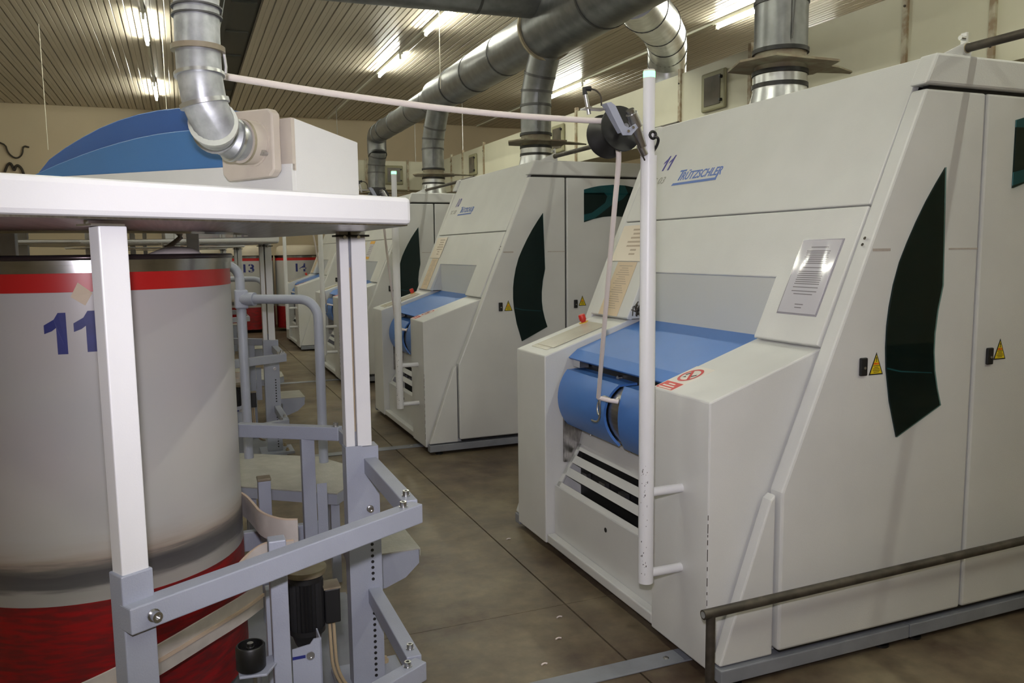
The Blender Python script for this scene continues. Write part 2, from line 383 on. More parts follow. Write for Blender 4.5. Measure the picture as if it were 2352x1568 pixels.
def triangle_sign(m, xc, zb):
    wd, h = .034, .082
    t = MB().xz([(xc-wd, zb), (xc+wd, zb), (xc, zb+h)], YS-.0012, YS).build('warning_sign', 'ink_black', m)
    i = .0045
    MB().xz([(xc-wd+i*1.5, zb+i), (xc+wd-i*1.5, zb+i), (xc, zb+h-i*2.1)], YS-.002, YS-.0011).build('sign_face', 'sign_yellow', t)
    b = MB(); put_text(b, '!', .024, (xc-.0025, YS-.0024, zb+.049), (1, 0, 0), (0, 0, 1), bold=.0006); b.build('exclamation_mark', 'ink_black', t)
    b = MB(); put_text(b, 'DİKKAT', .009, (xc-.0125, YS-.0024, zb+.038), (1, 0, 0), (0, 0, 1), width=.025, bold=.0003); b.build('heading', 'sign_orange', t)
    b = MB()
    for k, hw in enumerate((.014, .010, .0155, .0175, .013)): b.box(xc-hw, xc+hw, YS-.0024, YS-.0018, zb+.0325-k*.0058, zb+.0345-k*.0058)
    b.build('small_print', 'ink_black', t)
def panel_text(o, rows_, ytop, s_top, s_bot, yl, yr, m, c):
    pass
def make_machine(num):
    m = thing('carding_machine', (X0+1.5, Y0+.87, 0), '', 'carding machine', 'carding machines in a row')
    # inner carcass, a little inside the skins
    MB().xz([(2.28, .12), (2.28, 1.40), (2.60, 2.20), (4.64, 2.20), (4.64, .12)], Y0+.01, Y0+1.73).build('carcass', 'dark', m)
    # delivery columns either side of the coiling table
    for a, b in ((Y0, Y0+.365), (Y0+1.375, Y0+1.74)):
        MB().xz([(X0, .05), (X0, 1.02), (X0+.49, 1.184), (X0+.62, 1.184), (X0+.62, .05)], a, b).build('delivery_column', 'paint_white', m, bevel=.006)
    ya, yb = Y0+.37, Y0+1.37
    MB().box(X0+.005, X0+.05, ya, yb, .055, .10).build('base_rail', 'paint_white', m, bevel=.006)
    lp = MB().box(X0+.05, X0+.065, ya, yb, .08, .352).build('kick_panel', 'paint_white', m)
    MB().lathe([(.011, 0), (.011, .0015)], (X0+.0495, Y0+.83, .29), (-1, 0, 0), 16).build('screw_hole', 'dark', lp)
    # inclined louvre: frame bars and slats, open gaps between
    P0, P1 = Vector((X0+.06, 0, .352)), Vector((X0+.185, 0, .56)); d = (P1-P0).normalized(); n_ = Vector((-d.z, 0, d.x)); Ln = (P1-P0).length
    lv = MB()
    def strip(t0, t1): return MB().prism([P0+d*t0*Ln + V(0, ya+.03, 0), P0+d*t0*Ln+V(0, yb-.005, 0), P0+d*t1*Ln+V(0, yb-.005, 0), P0+d*t1*Ln+V(0, ya+.03, 0)], n_*-.008)
    fr = strip(0, .10); 
    fr.add(*(lambda q: (q.v, q.f))(strip(.86, 1.0)))
    for yy in (ya, yb-.035):
        fr.prism([P0+V(0, yy, 0), P0+V(0, yy+.035, 0), P1+V(0, yy+.035, 0), P1+V(0, yy, 0)], n_*-.008)
    louv = fr.build('louvre', 'paint_white', m)
    for t0 in (.28, .57): strip(t0, t0+.17).build('slat', 'paint_white', louv)
    MB().box(X0+.20, X0+.24, ya, yb, .2, .6).build('louvre_backing', 'dark', m)
    for k in range(5): MB().box(X0+.17, X0+.195, ya+.12+k*.19, ya+.18+k*.19, .40, .425).build('clip', 'aluminium', m)
    MB().prism([P1+V(0, ya, 0), P1+V(0, yb, 0), V(X0+.21, yb, .66), V(X0+.21, ya, .66)], (.01, 0, 0)).build('apron_sheet', 'paint_white', m)
    for yy in (ya+.18, ya+.5, yb-.12): MB().lathe([(.006, 0), (.006, .004)], (X0+.197, yy, .625), (-1, 0, .3), 8).build('screw', 'steel', m)
    MB().box(X0+.10, X0+.26, yb-.012, yb+.004, .47, .70).build('end_plate', 'steel_brushed', m)
    ch = MB(); random.seed(3)
    zz = .62
    while zz > .12:
        h_ = random.uniform(.008, .05); ch.box(X0-.0006, X0+.0012, Y0-.0006, Y0+random.uniform(.0008, .002), zz-h_, zz); zz -= h_+random.uniform(.004, .03)
    ch.build('paint_chips', 'cable', m)
    # two curved blue shells with the metal funnel notch between them
    cx, cz, R = X0+.27, .81, .21
    def shell_pts(r): return [(cx-r*math.cos(a), cz+r*math.sin(a)) for a in [math.radians(-42+ (84)*i/12) for i in range(13)]]
    o_, i_ = shell_pts(R), shell_pts(R-.012)
    def shell(yL, yR, cutL, cutR):
        b = MB(); n = len(o_)
        def yy(i, base, cut): t = i/(n-1)*2-1; return base + cut*(1-t*t)
        vs = []
        for i in range(n):
            l, r = yy(i, yL, cutL), yy(i, yR, cutR)
            vs += [(o_[i][0], l, o_[i][1]), (o_[i][0], r, o_[i][1]), (i_[i][0], r, i_[i][1]), (i_[i][0], l, i_[i][1])]
        fs = []
        for i in range(n-1):
            for k in range(4): fs.append((i*4+k, i*4+(k+1) % 4, i*4+4+(k+1) % 4, i*4+4+k))
        fs += [(0, 1, 2, 3), tuple((n-1)*4+k for k in (3, 2, 1, 0))]
        return b.add(vs, fs)
    yn = Y0+.79
    shell(yn+.035, yb-.02, .045, 0).build('blue_shell', 'paint_blue', m, 40)
    shell(ya+.01, yn-.012, 0, -.035).build('blue_shell', 'paint_blue', m, 40)
    top = o_[-1]
    MB().xz([(top[0], top[1]), (top[0]+.19, top[1]+.006), (top[0]+.19, top[1]-.004), (top[0], top[1]-.01)], yn+.03, yb-.02).build('shell_top', 'paint_blue', m)
    MB().xz([(top[0], top[1]), (top[0]+.19, top[1]+.006), (top[0]+.19, top[1]-.004), (top[0], top[1]-.01)], ya+.01, yn-.03).build('shell_top', 'paint_blue', m)
    fp = [(cx-(R-.018)*math.cos(a), cz+(R-.018)*math.sin(a)) for a in [math.radians(-44+88*i/10) for i in range(11)]]
    fb = MB()
    fb.add([(x, y, z) for x, z in fp for y in (yn-.08, yn+.08)], [(2*i, 2*i+1, 2*i+3, 2*i+2) for i in range(10)])
    fo = fb.build('funnel_plate', 'steel_brushed', m, 40)
    MB().lathe([(.02, 0), (.012, .008), (.006, .012)], (cx-R+.02, yn-.012, .885), (-1, 0, 0), 16).build('trumpet', 'steel', fo, 40)
    MB().lathe([(.008, 0), (.008, .006)], (cx-R+.06, yn-.02, .94), (-1, 0, 0), 8).build('screw', 'steel', fo)
    MB().lathe([(.008, 0), (.008, .006)], (cx-R+.04, yn-.02, .70), (-1, 0, 0), 8).build('screw', 'steel', fo)
    # wire hook guiding the sliver
    hk = smoothpoly([(1.70, yn-.02, .90), (1.672, yn+.008, .915), (1.66, yn+.03, .88), (1.655, yn+.028, .84), (1.657, yn+.005, .82), (1.652, yn-.005, .87), (1.652, yn-.003, .90)])
    MB().tube(hk, .0045, 8).build('wire_hook', 'steel', m, 60)
    MB().tube(smoothpoly([(1.657, yn+.005, .825), (1.652, yn+.012, .80), (1.645, yn+.03, .795), (1.64, yn+.05, .80)]), .0045, 8).build('wire_hook', 'steel', m, 60)
    MB().tube([(1.652, yn+.012, .905), (1.69, yn-.015, .895), (cx-R+.012, yn-.03, .888)], .010, 10).build('sliver_tail', 'cotton', m, 60)
    # blue hinged lid over the table
    lid = MB().xz([(1.785, 1.008), (1.835, 1.048), (2.235, 1.188), (2.235, 1.168), (1.84, 1.03), (1.795, .998)], ya+.002, yb-.002).build('blue_lid', 'paint_blue', m, bevel=.003)
    MB().box(1.80, 1.85, yb-.10, yb-.03, .965, 1.0).build('lid_bracket', 'aluminium', lid)
    MB().box(1.86, 2.26, ya, yb, .62, .98).build('inner_box', 'dark', m)
    MB().lathe([(.012, 0), (.012, .02)], (1.858, yn+.17, .955), (-1, 0, 0), 10).build('knob', 'steel', m)
    # slanted front skins
    ym, yM = Y0-.008, Y0+1.748
    s1, sR = .5575, .262
    yl, yr = Y0+1.345, Y0+.345
    MB().prism([SL(ym, s1+.003), SL(yM, s1+.003), SL(yM, 1.148), SL(ym, 1.148)], -(SL(0, 0, .03)-SL(0, 0))).build('upper_front_panel', 'paint_white', m, bevel=.005)
    MB().prism([SL(ym, .004), SL(yr, .004), SL(yr, sR), SL(yl, sR), SL(yl, .004), SL(yM, .004), SL(yM, s1-.003), SL(ym, s1-.003)], -(SL(0, 0, .03)-SL(0, 0))).build('lower_front_panel', 'paint_white', m, bevel=.005)
    MB().prism([(2.223, yr-.03, 1.17), (2.223, yl+.03, 1.17), (2.223, yl+.03, 1.43), (2.223, yr-.03, 1.43)], (.01, 0, 0)).build('recess_panel', 'paint_panel_grey', m)
    for yy in (yr-.011, yl+.001): MB().xz([(2.115, 1.19), (2.23, 1.19), (2.23, 1.428), (2.216, 1.428)], yy, yy+.01).build('recess_cheek', 'paint_white', m)
    # flat roof
    MB().box(2.575, 4.64, Y0-.008, Y0+1.748, 2.20, 2.238).build('roof', 'paint_white', m, bevel=.005)
    # side skins: camera side and far side
    for side, (a, b) in enumerate(((YS, Y0-.012), (Y0+1.752, Y0+1.82))):
        pf = [(1.910, .105), (1.910, .69), (2.512, 2.112), (2.815, 2.112), (2.815, .105)]
        MB().xz(pf, a, b).build('side_panel', 'paint_white', m, bevel=.009)
        MB().box(2.828, 3.72, a, b, .105, 2.112).build('side_panel', 'paint_white', m, bevel=.009)
        MB().box(3.733, 4.64, a, b, .105, 2.112).build('side_panel', 'paint_white', m, bevel=.009)
        MB().xz([(2.500, 2.128), (2.552, 2.240), (4.64, 2.240), (4.64, 2.128)], a-.006, b+.004).build('side_fascia', 'paint_white', m, bevel=.010)
        MB().xz([(1.93, .09), (1.93, .68), (2.545, 2.12), (2.585, 2.2), (4.63, 2.2), (4.63, .09)], min(a+.02, b-.02), max(a+.02, b-.02)).build('side_core', 'dark', m)
        MB().xz([(1.672, .085), (1.90, .085), (1.90, .68), (1.878, .662)], a+.02, b).build('kick_triangle', 'paint_white', m, bevel=.006)
        MB().box(1.668, 2.555, a+.005, b, .025, .078).build('base_channel', 'paint_base', m, bevel=.004)
        MB().box(2.559, 4.64, a+.005, b, .025, .078).build('base_channel', 'paint_base', m, bevel=.004)
        for xx in (1.75, 2.45, 2.62, 3.6, 4.5):
            MB().lathe([(.03, 0), (.03, .008), (.012, .012), (.012, .03)], (xx, (a+b)/2+.01, 0), n=14).build('levelling_foot', 'black_rubber', m, 40)
    # hinge plate that carries the pipe between machines
    hp = MB().xz([(2.60, 2.238), (2.735, 2.298), (2.765, 2.298), (2.765, 2.238)], YS+.03, YS+.036).build('pipe_bracket', 'paint_white', m, bevel=.002)
    MB().lathe([(.019, 0), (.019, .004)], (2.742, YS+.031, 2.276), (0, -1, 0), 20).build('pipe_end', 'flange_tan', hp, 40)
    MB().box(2.742, 2.752, YS+.036, YS+.06, 2.295, 2.335).build('lug', 'aluminium', hp)
    MB().tube([(2.72, YS+.045, 2.315), (2.742, YS+.045, 2.315)], .009, 10).build('bolt', 'steel', hp, 40)
    window(m, WIN1, [[(2.375, 1.10), (2.44, 1.085), (2.60, 1.07), (2.60, 1.073), (2.44, 1.09), (2.375, 1.106)]])
    window(m, WIN2, [[(2.98, 2.022), (3.12, 2.053), (3.24, 2.064), (3.35, 2.06), (3.38, 2.0), (3.33, 1.95), (3.24, 1.91), (3.08, 1.80), (2.98, 1.775), (2.98, 1.825), (3.05, 1.84), (3.17, 1.92), (3.19, 1.97), (3.16, 2.0), (2.98, 1.995)]])
    MB().box(2.285, 2.37, YS-.0006, YS, 1.531, 1.541).build('rust_stain', 'stain', m); MB().box(2.66, 2.812, YS-.0006, YS, 1.533, 1.539).build('rust_stain', 'stain', m)
    for q in (.40, .425): MB().lathe([(.006, 0), (.006, .001)], Vector((2.11+KS*q/NS-.006, Y0-.05, 1.19+q/NS)), ES.cross(V(0, 1, 0))*-1, 10).build('screw_hole', 'cable', m)
    latch(m, 2.256, 1.117); latch(m, 2.903, 1.117)
    triangle_sign(m, 2.322, 1.083); triangle_sign(m, 2.965, 1.10)
    # markings on the slanted front
    b = MB(); put_ones(b, SL(Y0+1.585, .852, .0004), (0, -1, 0), ES, .086); b.build('machine_number', 'ink_number', m)
    b = MB(); put_text(b, 'TC 03', .056, SL(Y0+1.66, .775, .0008), (0, -1, 0), ES, shear=.3, width=.165); b.build('model_marking', 'ink_grey', m)
    b = MB()
    w0 = put_text(b, 'T', .083, SL(Y0+1.372, .779, .0008), (0, -1, 0), ES, shear=.32, bold=.0010, width=.06)
    put_text(b, 'RÜTZSCHLER', .062, SL(Y0+1.345, .779, .0008), (0, -1, 0), ES, shear=.32, bold=.0010, width=.345)
    b.prism([SL(Y0+1.41, .752, .0003), SL(Y0+1.025, .752, .0003), SL(Y0+1.025, .765, .0003), SL(Y0+1.40, .765, .0003)], (SL(0, 0, .0012)-SL(0, 0)))
    b.prism([SL(Y0+1.037, .765, .0003), SL(Y0+1.025, .765, .0003), SL(Y0+1.017, .79, .0003), SL(Y0+1.031, .79, .0003)], (SL(0, 0, .0012)-SL(0, 0)))
    b.build('maker_lettering', 'ink_brand', m)
    # sheet in a clear holder, right leg of the lower panel
    up_ = SL(0, 0, 1)-SL(0, 0)
    def sheet(yl_, yr_, sb, st, c, mt, name, parent): return MB().prism([SL(yl_, sb, c), SL(yr_, sb, c), SL(yr_, st, c), SL(yl_, st, c)], up_*.002).build(name, mt, parent)
    h = sheet(Y0+.262, Y0+.048, .112, .425, .0, 'clear_edge', 'document_holder', m)
    p = sheet(Y0+.256, Y0+.054, .118, .419, .0022, 'paper_white', 'printed_sheet', h)
    ln = MB(); yc = Y0+.155
    rows_ = [(.388, .045)] + [(.372-.0085*k, .062-.002*(k % 3)) for k in range(7)] + [(.303, .05)] + [(.287-.0085*k, .066-.002*(k % 2)) for k in range(7)] + [(.222, .066), (.206, .066), (.194, .05), (.152, .022), (.139, .018)]
    for s_, hw in rows_: ln.prism([SL(yc+hw, s_, .0043), SL(yc-hw, s_, .0043), SL(yc-hw, s_+.0034, .0043), SL(yc+hw, s_+.0034, .0043)], up_*.0004)
    ln.build('print_lines', 'ink_faint', p)
    # curled clear cover sheet in front of the paper
    cv = MB(); n = 10; vs = []
    for i in range(n+1):
        t = i/n; bulge = .007 + .006*math.sin(t*math.pi*1.5)**2
        vs += [SL(Y0+.26-.21*t, .115, .006), SL(Y0+.26-.21*t, .27, bulge), SL(Y0+.26-.21*t, .42, .006)]
    cv.add(vs, [(3*i+k, 3*i+k+1, 3*i+4+k, 3*i+3+k) for i in range(n) for k in range(2)]).build('clear_cover', 'clear_film', h, 60)
    # two older notices on the left leg
    p = sheet(Y0+1.735, Y0+1.425, .32, .532, .003, 'paper_cream', 'notice', m); ln = MB(); yc = Y0+1.57
    for k, hw in enumerate((.075, .06, .07, .09, .085, .03, .03)): ln.prism([SL(yc+hw-.03, .50-k*.024, .0053), SL(yc-hw-.03, .50-k*.024, .0053), SL(yc-hw-.03, .51-k*.024, .0053), SL(yc+hw-.03, .51-k*.024, .0053)], up_*.0004)
    ln.build('print_lines', 'ink_faint_tan', p)
    p = sheet(Y0+1.655, Y0+1.452, .006, .316, .001, 'paper_tan', 'notice', m); ln = MB(); yc = Y0+1.553
    for k in range(20): hw = .07-.012*((k*7) % 4); ln.prism([SL(yc+hw, .29-k*.0128, .0033), SL(yc-hw, .29-k*.0128, .0033), SL(yc-hw, .2945-k*.0128, .0033), SL(yc+hw, .2945-k*.0128, .0033)], up_*.0004)
    ln.build('print_lines', 'ink_faint_tan', p)
    # lint tuft caught in the recess corner
    lt = MB()
    for k in range(14):
        a = Vector((2.15, yl-.03, 1.225)); q = a + V(random.uniform(-.03, .02), random.uniform(-.05, .02), random.uniform(-.02, .055)); r_ = a + V(random.uniform(-.03, .02), random.uniform(-.05, .02), random.uniform(-.02, .055))
        lt.tube(smoothpoly([a, q, r_], 1), .003, 5)
    lt.build('lint_tuft', 'cable', m, 60)
    # control strip and stop button on the left column top
    nct = CT(0, 0, 1)-CT(0, 0)
    ks = MB().prism([CT(.055, Y0+1.47), CT(.055, Y0+1.66), CT(.40, Y0+1.66), CT(.40, Y0+1.47)], nct*.002).build('control_strip', 'control_film', m)
    MB().prism([CT(.085, Y0+1.445, .002), CT(.085, Y0+1.645, .002), CT(.37, Y0+1.645, .002), CT(.37, Y0+1.445, .002)], nct*.002).build('film_cover', 'control_film', ks)
    e = MB().lathe([(.026, 0), (.026, .003)], CT(.385, Y0+1.695), nct, 20).build('stop_button_plate', 'estop_yellow', m, 40)
    MB().lathe([(.014, .003), (.014, .012), (.019, .013), (.019, .042), (.016, .046)], CT(.385, Y0+1.695), nct, 20).build('stop_button', 'estop_red', e, 40)
    # prohibition sticker on the right column top
    sg = MB().prism([CT(.004, Y0+.245), CT(.004, Y0+.362), CT(.20, Y0+.362), CT(.20, Y0+.245)], nct*.001).build('prohibition_sticker', 'sign_white', m)
    MB().prism([CT(.008, Y0+.25, .001), CT(.008, Y0+.357, .001), CT(.062, Y0+.357, .001), CT(.062, Y0+.25, .001)], nct*.0005).build('red_field', 'sign_red', sg)
    ln = MB()
    for k, hw in enumerate((.02, .036, .042)): ln.prism([CT(.05-k*.016, Y0+.303-hw, .0016), CT(.05-k*.016, Y0+.303+hw, .0016), CT(.043-k*.016, Y0+.303+hw, .0016), CT(.043-k*.016, Y0+.303-hw, .0016)], nct*.0003)
    ln.build('white_lettering', 'sign_white', sg)
    ring = MB(); cc = (.13, Y0+.303); n = 28; ri, ro_ = .036, .046
    vs = []
    for k in range(n):
        a = 2*math.pi*k/n
        for r_ in (ri, ro_): vs.append(CT(cc[0]+r_*math.cos(a)*1.15, cc[1]+r_*math.sin(a), .0018))
    ring.add(vs, [(2*k, 2*k+1, 2*((k+1) % n)+1, 2*((k+1) % n)) for k in range(n)])
    ring.prism([CT(cc[0]-.036, cc[1]-.024, .0018), CT(cc[0]-.026, cc[1]-.03, .0018), CT(cc[0]+.036, cc[1]+.024, .0018), CT(cc[0]+.026, cc[1]+.03, .0018)], nct*.0003)
    ring.build('prohibition_ring', 'sign_red', sg)
    hb = MB()
    for q in ([(.02, .012), (.028, .02), (.0, .03), (-.008, .024)], [(-.004, -.01), (.012, -.026), (.004, -.03), (-.016, -.012)], [(-.02, .004), (-.012, .014), (-.024, .02)]):
        hb.prism([CT(cc[0]+a_, cc[1]+b_, .0016) for a_, b_ in q], nct*.0003)
    hb.build('hand_pictogram', 'ink_black', sg)
    return m
def set_number(m, num):
    for c in m.children:
        if c.name.split('.')[0] == 'machine_number':
            b = MB(); put_text(b, num, .115, SL(Y0+1.575, .852, .0008), (0, -1, 0), ES, shear=.32, bold=.0025)
            q = b.build('machine_number', 'ink_number'); me = q.data
            O = Vector((X0+1.5, Y0+.87, 0)); me.transform(Matrix.Translation(-O)); bpy.data.objects.remove(q); c.data = me
mach = [make_machine('11')]
for k in (1, 2, 3):
    c = copy_tree(mach[0]); c.location.y += PITCH_Y*k; mach.append(c)
    for ch in list(c.children):
        if ch.name.split('.')[0] in ('document_holder', 'lint_tuft'):
            for g_ in list(ch.children):
                for h_ in list(g_.children): bpy.data.objects.remove(h_)
                bpy.data.objects.remove(g_)
            bpy.data.objects.remove(ch)
    set_number(c, ['10', '9', '8'][k-1])
for m, l in zip(mach, ('large white carding machine number 11 in the foreground at right', 'white carding machine number 10, second in the row', 'white carding machine third in the row, half hidden by the white posts', 'white carding machine farthest down the row')): m['label'] = l

# taped notice on the third machine
dy = PITCH_Y*2; upn = SL(0, 0, 1)-SL(0, 0)
nt_ = MB().prism([SL(3.45+dy, .31, .001), SL(3.22+dy, .31, .001), SL(3.22+dy, .52, .001), SL(3.45+dy, .52, .001)], upn*.001).build('notice', 'paper_white', mach[2])
for a_, b_ in ((.505, .545), (.29, .325)): MB().prism([SL(3.47+dy, a_, .0025), SL(3.20+dy, a_, .0025), SL(3.20+dy, b_, .0025), SL(3.47+dy, b_, .0025)], upn*.001).build('tape', 'orange_tape', nt_)
ln = MB()
for k in range(6): ln.prism([SL(3.42+dy, .35+k*.024, .0022), SL(3.26+dy, .35+k*.024, .0022), SL(3.26+dy, .357+k*.024, .0022), SL(3.42+dy, .357+k*.024, .0022)], upn*.0004)
ln.build('print_lines', 'ink_faint', nt_)

# ------------------------------------------------------------------ pole with pulley and green lamp, one per machine
def make_pole():
    px, py = 1.506, 2.44
    t = thing('signal_pole', (px, py, .34), '', 'pole', 'sliver poles in front of the machines')
    MB().tube([(px, py, .34), (px, py, 1.868)], .0278, 24).build('lower_tube', 'paint_coiler', t, 60)
    MB().lathe([(.0285, 0), (.0285, .022)], (px, py, 1.846), n=24).build('collar', 'paint_coiler', t, 60)
    MB().tube([(px, py, 1.868), (px, py, 2.128)], .0205, 20).build('upper_tube', 'paint_coiler', t, 60)
    lp = MB().lathe([(.0205, 0), (.0205, .02)], (px, py, 2.128), n=20).build('lamp_ring', 'lamp_green', t, 60)
    MB().lathe([(.0205, 0), (.0195, .006)], (px, py, 2.148), n=20).build('lamp_cap', 'sign_white', lp, 60)
    for z in (.675, .372): MB().tube([(px+.02, py, z), (X0, py, z)], .0165, 16).build('stub', 'paint_coiler', t, 60)
    cg = MB().tube(arc((px+.004, py-.02, 1.935), .012, 0, 2*math.pi, 12, (1, 0, 0), (0, 0, 1)), .005, 8).build('cable_grommet', 'black_rubber', t, 60)
    MB().tube(smoothpoly([(px+.006, py-.022, 1.93), (px+.022, py-.03, 1.925), (px+.024, py-.015, 1.90), (px+.021, py+.01, 1.88)]), .005, 8).build('cable', 'black_rubber', t, 60)
    random.seed(5); ch = MB()
    for k in range(34):
        a = math.radians(random.uniform(196, 246)); z = random.uniform(.35, .78); hh = random.uniform(.002, .010); r_ = .0279
        q = [(px+r_*math.cos(a+e_), py+r_*math.sin(a+e_)) for e_ in (0, random.uniform(.04, .12))]
        ch.add([(q[0][0], q[0][1], z), (q[1][0], q[1][1], z+.001), (q[1][0], q[1][1], z+hh), (q[0][0], q[0][1], z+hh*.7)], [(0, 1, 2, 3)])
    ch.build('paint_chips', 'cable', t)
    # arm
    MB().tube([(1.475, 2.415, 1.868), (1.452, 2.41, 1.90)], .013, 14).build('arm_clamp', 'aluminium', t, 60)
    MB().tube([(1.456, 2.40, 1.895), (1.414, 2.372, 1.957)], .0145, 16).build('arm_tube', 'aluminium', t, 60)
    MB().tube([(1.420, 2.374, 1.951), (1.392, 2.364, 1.992)], .020, 18).build('arm_socket', 'aluminium', t, 60)
    MB().tube([(1.394, 2.365, 1.989), (1.385, 2.361, 2.003)], .0145, 16).build('arm_end', 'steel', t, 60)
    br = MB().xz([(1.325, 2.012), (1.308, 2.022), (1.292, 2.018), (1.335, 1.945), (1.353, 1.918), (1.385, 1.92), (1.41, 1.945), (1.40, 1.958), (1.375, 1.944), (1.36, 1.95)], 2.350, 2.354).build('arm_bracket', 'paint_grey', t, bevel=.001)
    MB().xz([(1.292, 2.018), (1.308, 2.022), (1.365, 1.937), (1.353, 1.928)], 2.354, 2.385).build('bracket_flange', 'paint_grey', br)
    for q in ((1.372, 1.932), (1.39, 1.945)): MB().lathe([(.005, 0), (.005, .004)], (q[0], 2.350, q[1]), (0, -1, 0), 8).build('screw', 'steel', br)
    MB().box(1.225, 1.30, 2.37, 2.405, 2.000, 2.005).build('sensor_plate', 'aluminium', br)
    sn = MB().tube([(1.247, 2.385, 1.985), (1.233, 2.385, 2.048)], .007, 12).build('sensor', 'aluminium', t, 60)
    MB().lathe([(.011, 0), (.011, .006)], (1.247, 2.385, 2.004), (0, 0, 1), 6).build('sensor_nut', 'steel', sn)
    MB().tube([(1.233, 2.385, 2.046), (1.230, 2.385, 2.064), (1.252, 2.385, 2.066)], .0085, 10).build('sensor_plug', 'black_plastic', sn, 60)
    MB().tube(smoothpoly([(1.252, 2.385, 2.066), (1.275, 2.385, 2.062), (1.292, 2.385, 2.045), (1.292, 2.385, 2.015)]), .003, 6).build('sensor_cable', 'cable', sn, 60)
    MB().tube(smoothpoly([(1.36, 2.37, 1.94), (1.41, 2.385, 1.95), (1.43, 2.39, 1.90), (1.45, 2.395, 1.87), (1.478, 2.42, 1.85)]), .003, 6).build('sensor_cable', 'cable', t, 60)
    # spool-shaped pulley
    ax = Vector((.02, -1, .14)).normalized(); pc = Vector((1.388, 2.475, 1.945))
    MB().lathe([(.012, -.056), (.076, -.054), (.0775, -.050), (.066, -.034), (.045, -.014), (.038, 0), (.045, .014), (.066, .034), (.0775, .050), (.076, .054), (.05, .052), (.012, .048)], pc, ax, 40).build('pulley', 'black_rubber', t, 50)
    MB().tube([pc + ax*.03, pc+ax*.085], .009, 12).build('axle', 'steel', t, 60)
    return t
pole = [make_pole()]
for k in (1, 2, 3):
    c = copy_tree(pole[0]); c.location.y += PITCH_Y*k; pole.append(c)
for p, l in zip(pole, ('white sliver pole with green lamp in front of machine 11', 'white sliver pole with green lamp before machine 10', 'white sliver pole before the third machine, seen between the posts', 'white sliver pole before the farthest machine')): p['label'] = l
# sliver strands: pulley down to the hook of machine 11, and pulley across to the drafting head
s_ = MB().tube(smoothpoly([(1.405, 2.478, 1.906), (1.425, 2.50, 1.86), (1.46, 2.60, 1.68), (1.652, 3.075, .905)], 2), .0095, 10).build('sliver_strand', 'sliver', None, 60)
tag(s_, 'white cotton sliver hanging from the pulley down to the blue shell', 'sliver')
for k, l in ((1, 'white cotton sliver hanging from the pole of machine 10'), (2, 'white cotton sliver hanging from the pole of the third machine')):
    c = s_.copy(); COL.objects.link(c); c.location.y += PITCH_Y*k; tag(c, l, 'sliver')
s_ = MB().tube(smoothpoly([(1.40, 2.475, 1.985), (1.37, 2.475, 1.983), (1.30, 2.472, 1.98), (.894, 2.459, 1.982), (.46, 2.45, 2.01), (.13, 2.39, 2.03), (.075, 2.38, 2.035), (.055, 2.385, 2.015), (.055, 2.39, 1.92)], 2), .0098, 10).build('sliver_strand', 'sliver', None, 60)
tag(s_, 'long white cotton sliver crossing the aisle to the blue hooded head', 'sliver')

# pipes between neighbouring machines, on the hinge plates
for k, l in ((0, 'grey pipe at the top of machine 11 running out of frame at right'), (1, 'grey pipe bridging machines 11 and 10'), (2, 'grey pipe bridging machine 10 and the third machine'), (3, 'grey pipe bridging the two farthest machines')):
    y1 = YS+.028+PITCH_Y*k
    tag(MB().tube([(2.742, y1-1.70, 2.276), (2.742, y1, 2.276)], .0165, 14).build('connecting_pipe', 'pipe_dark', None, 60), l, 'pipe', 'pipes between machines')

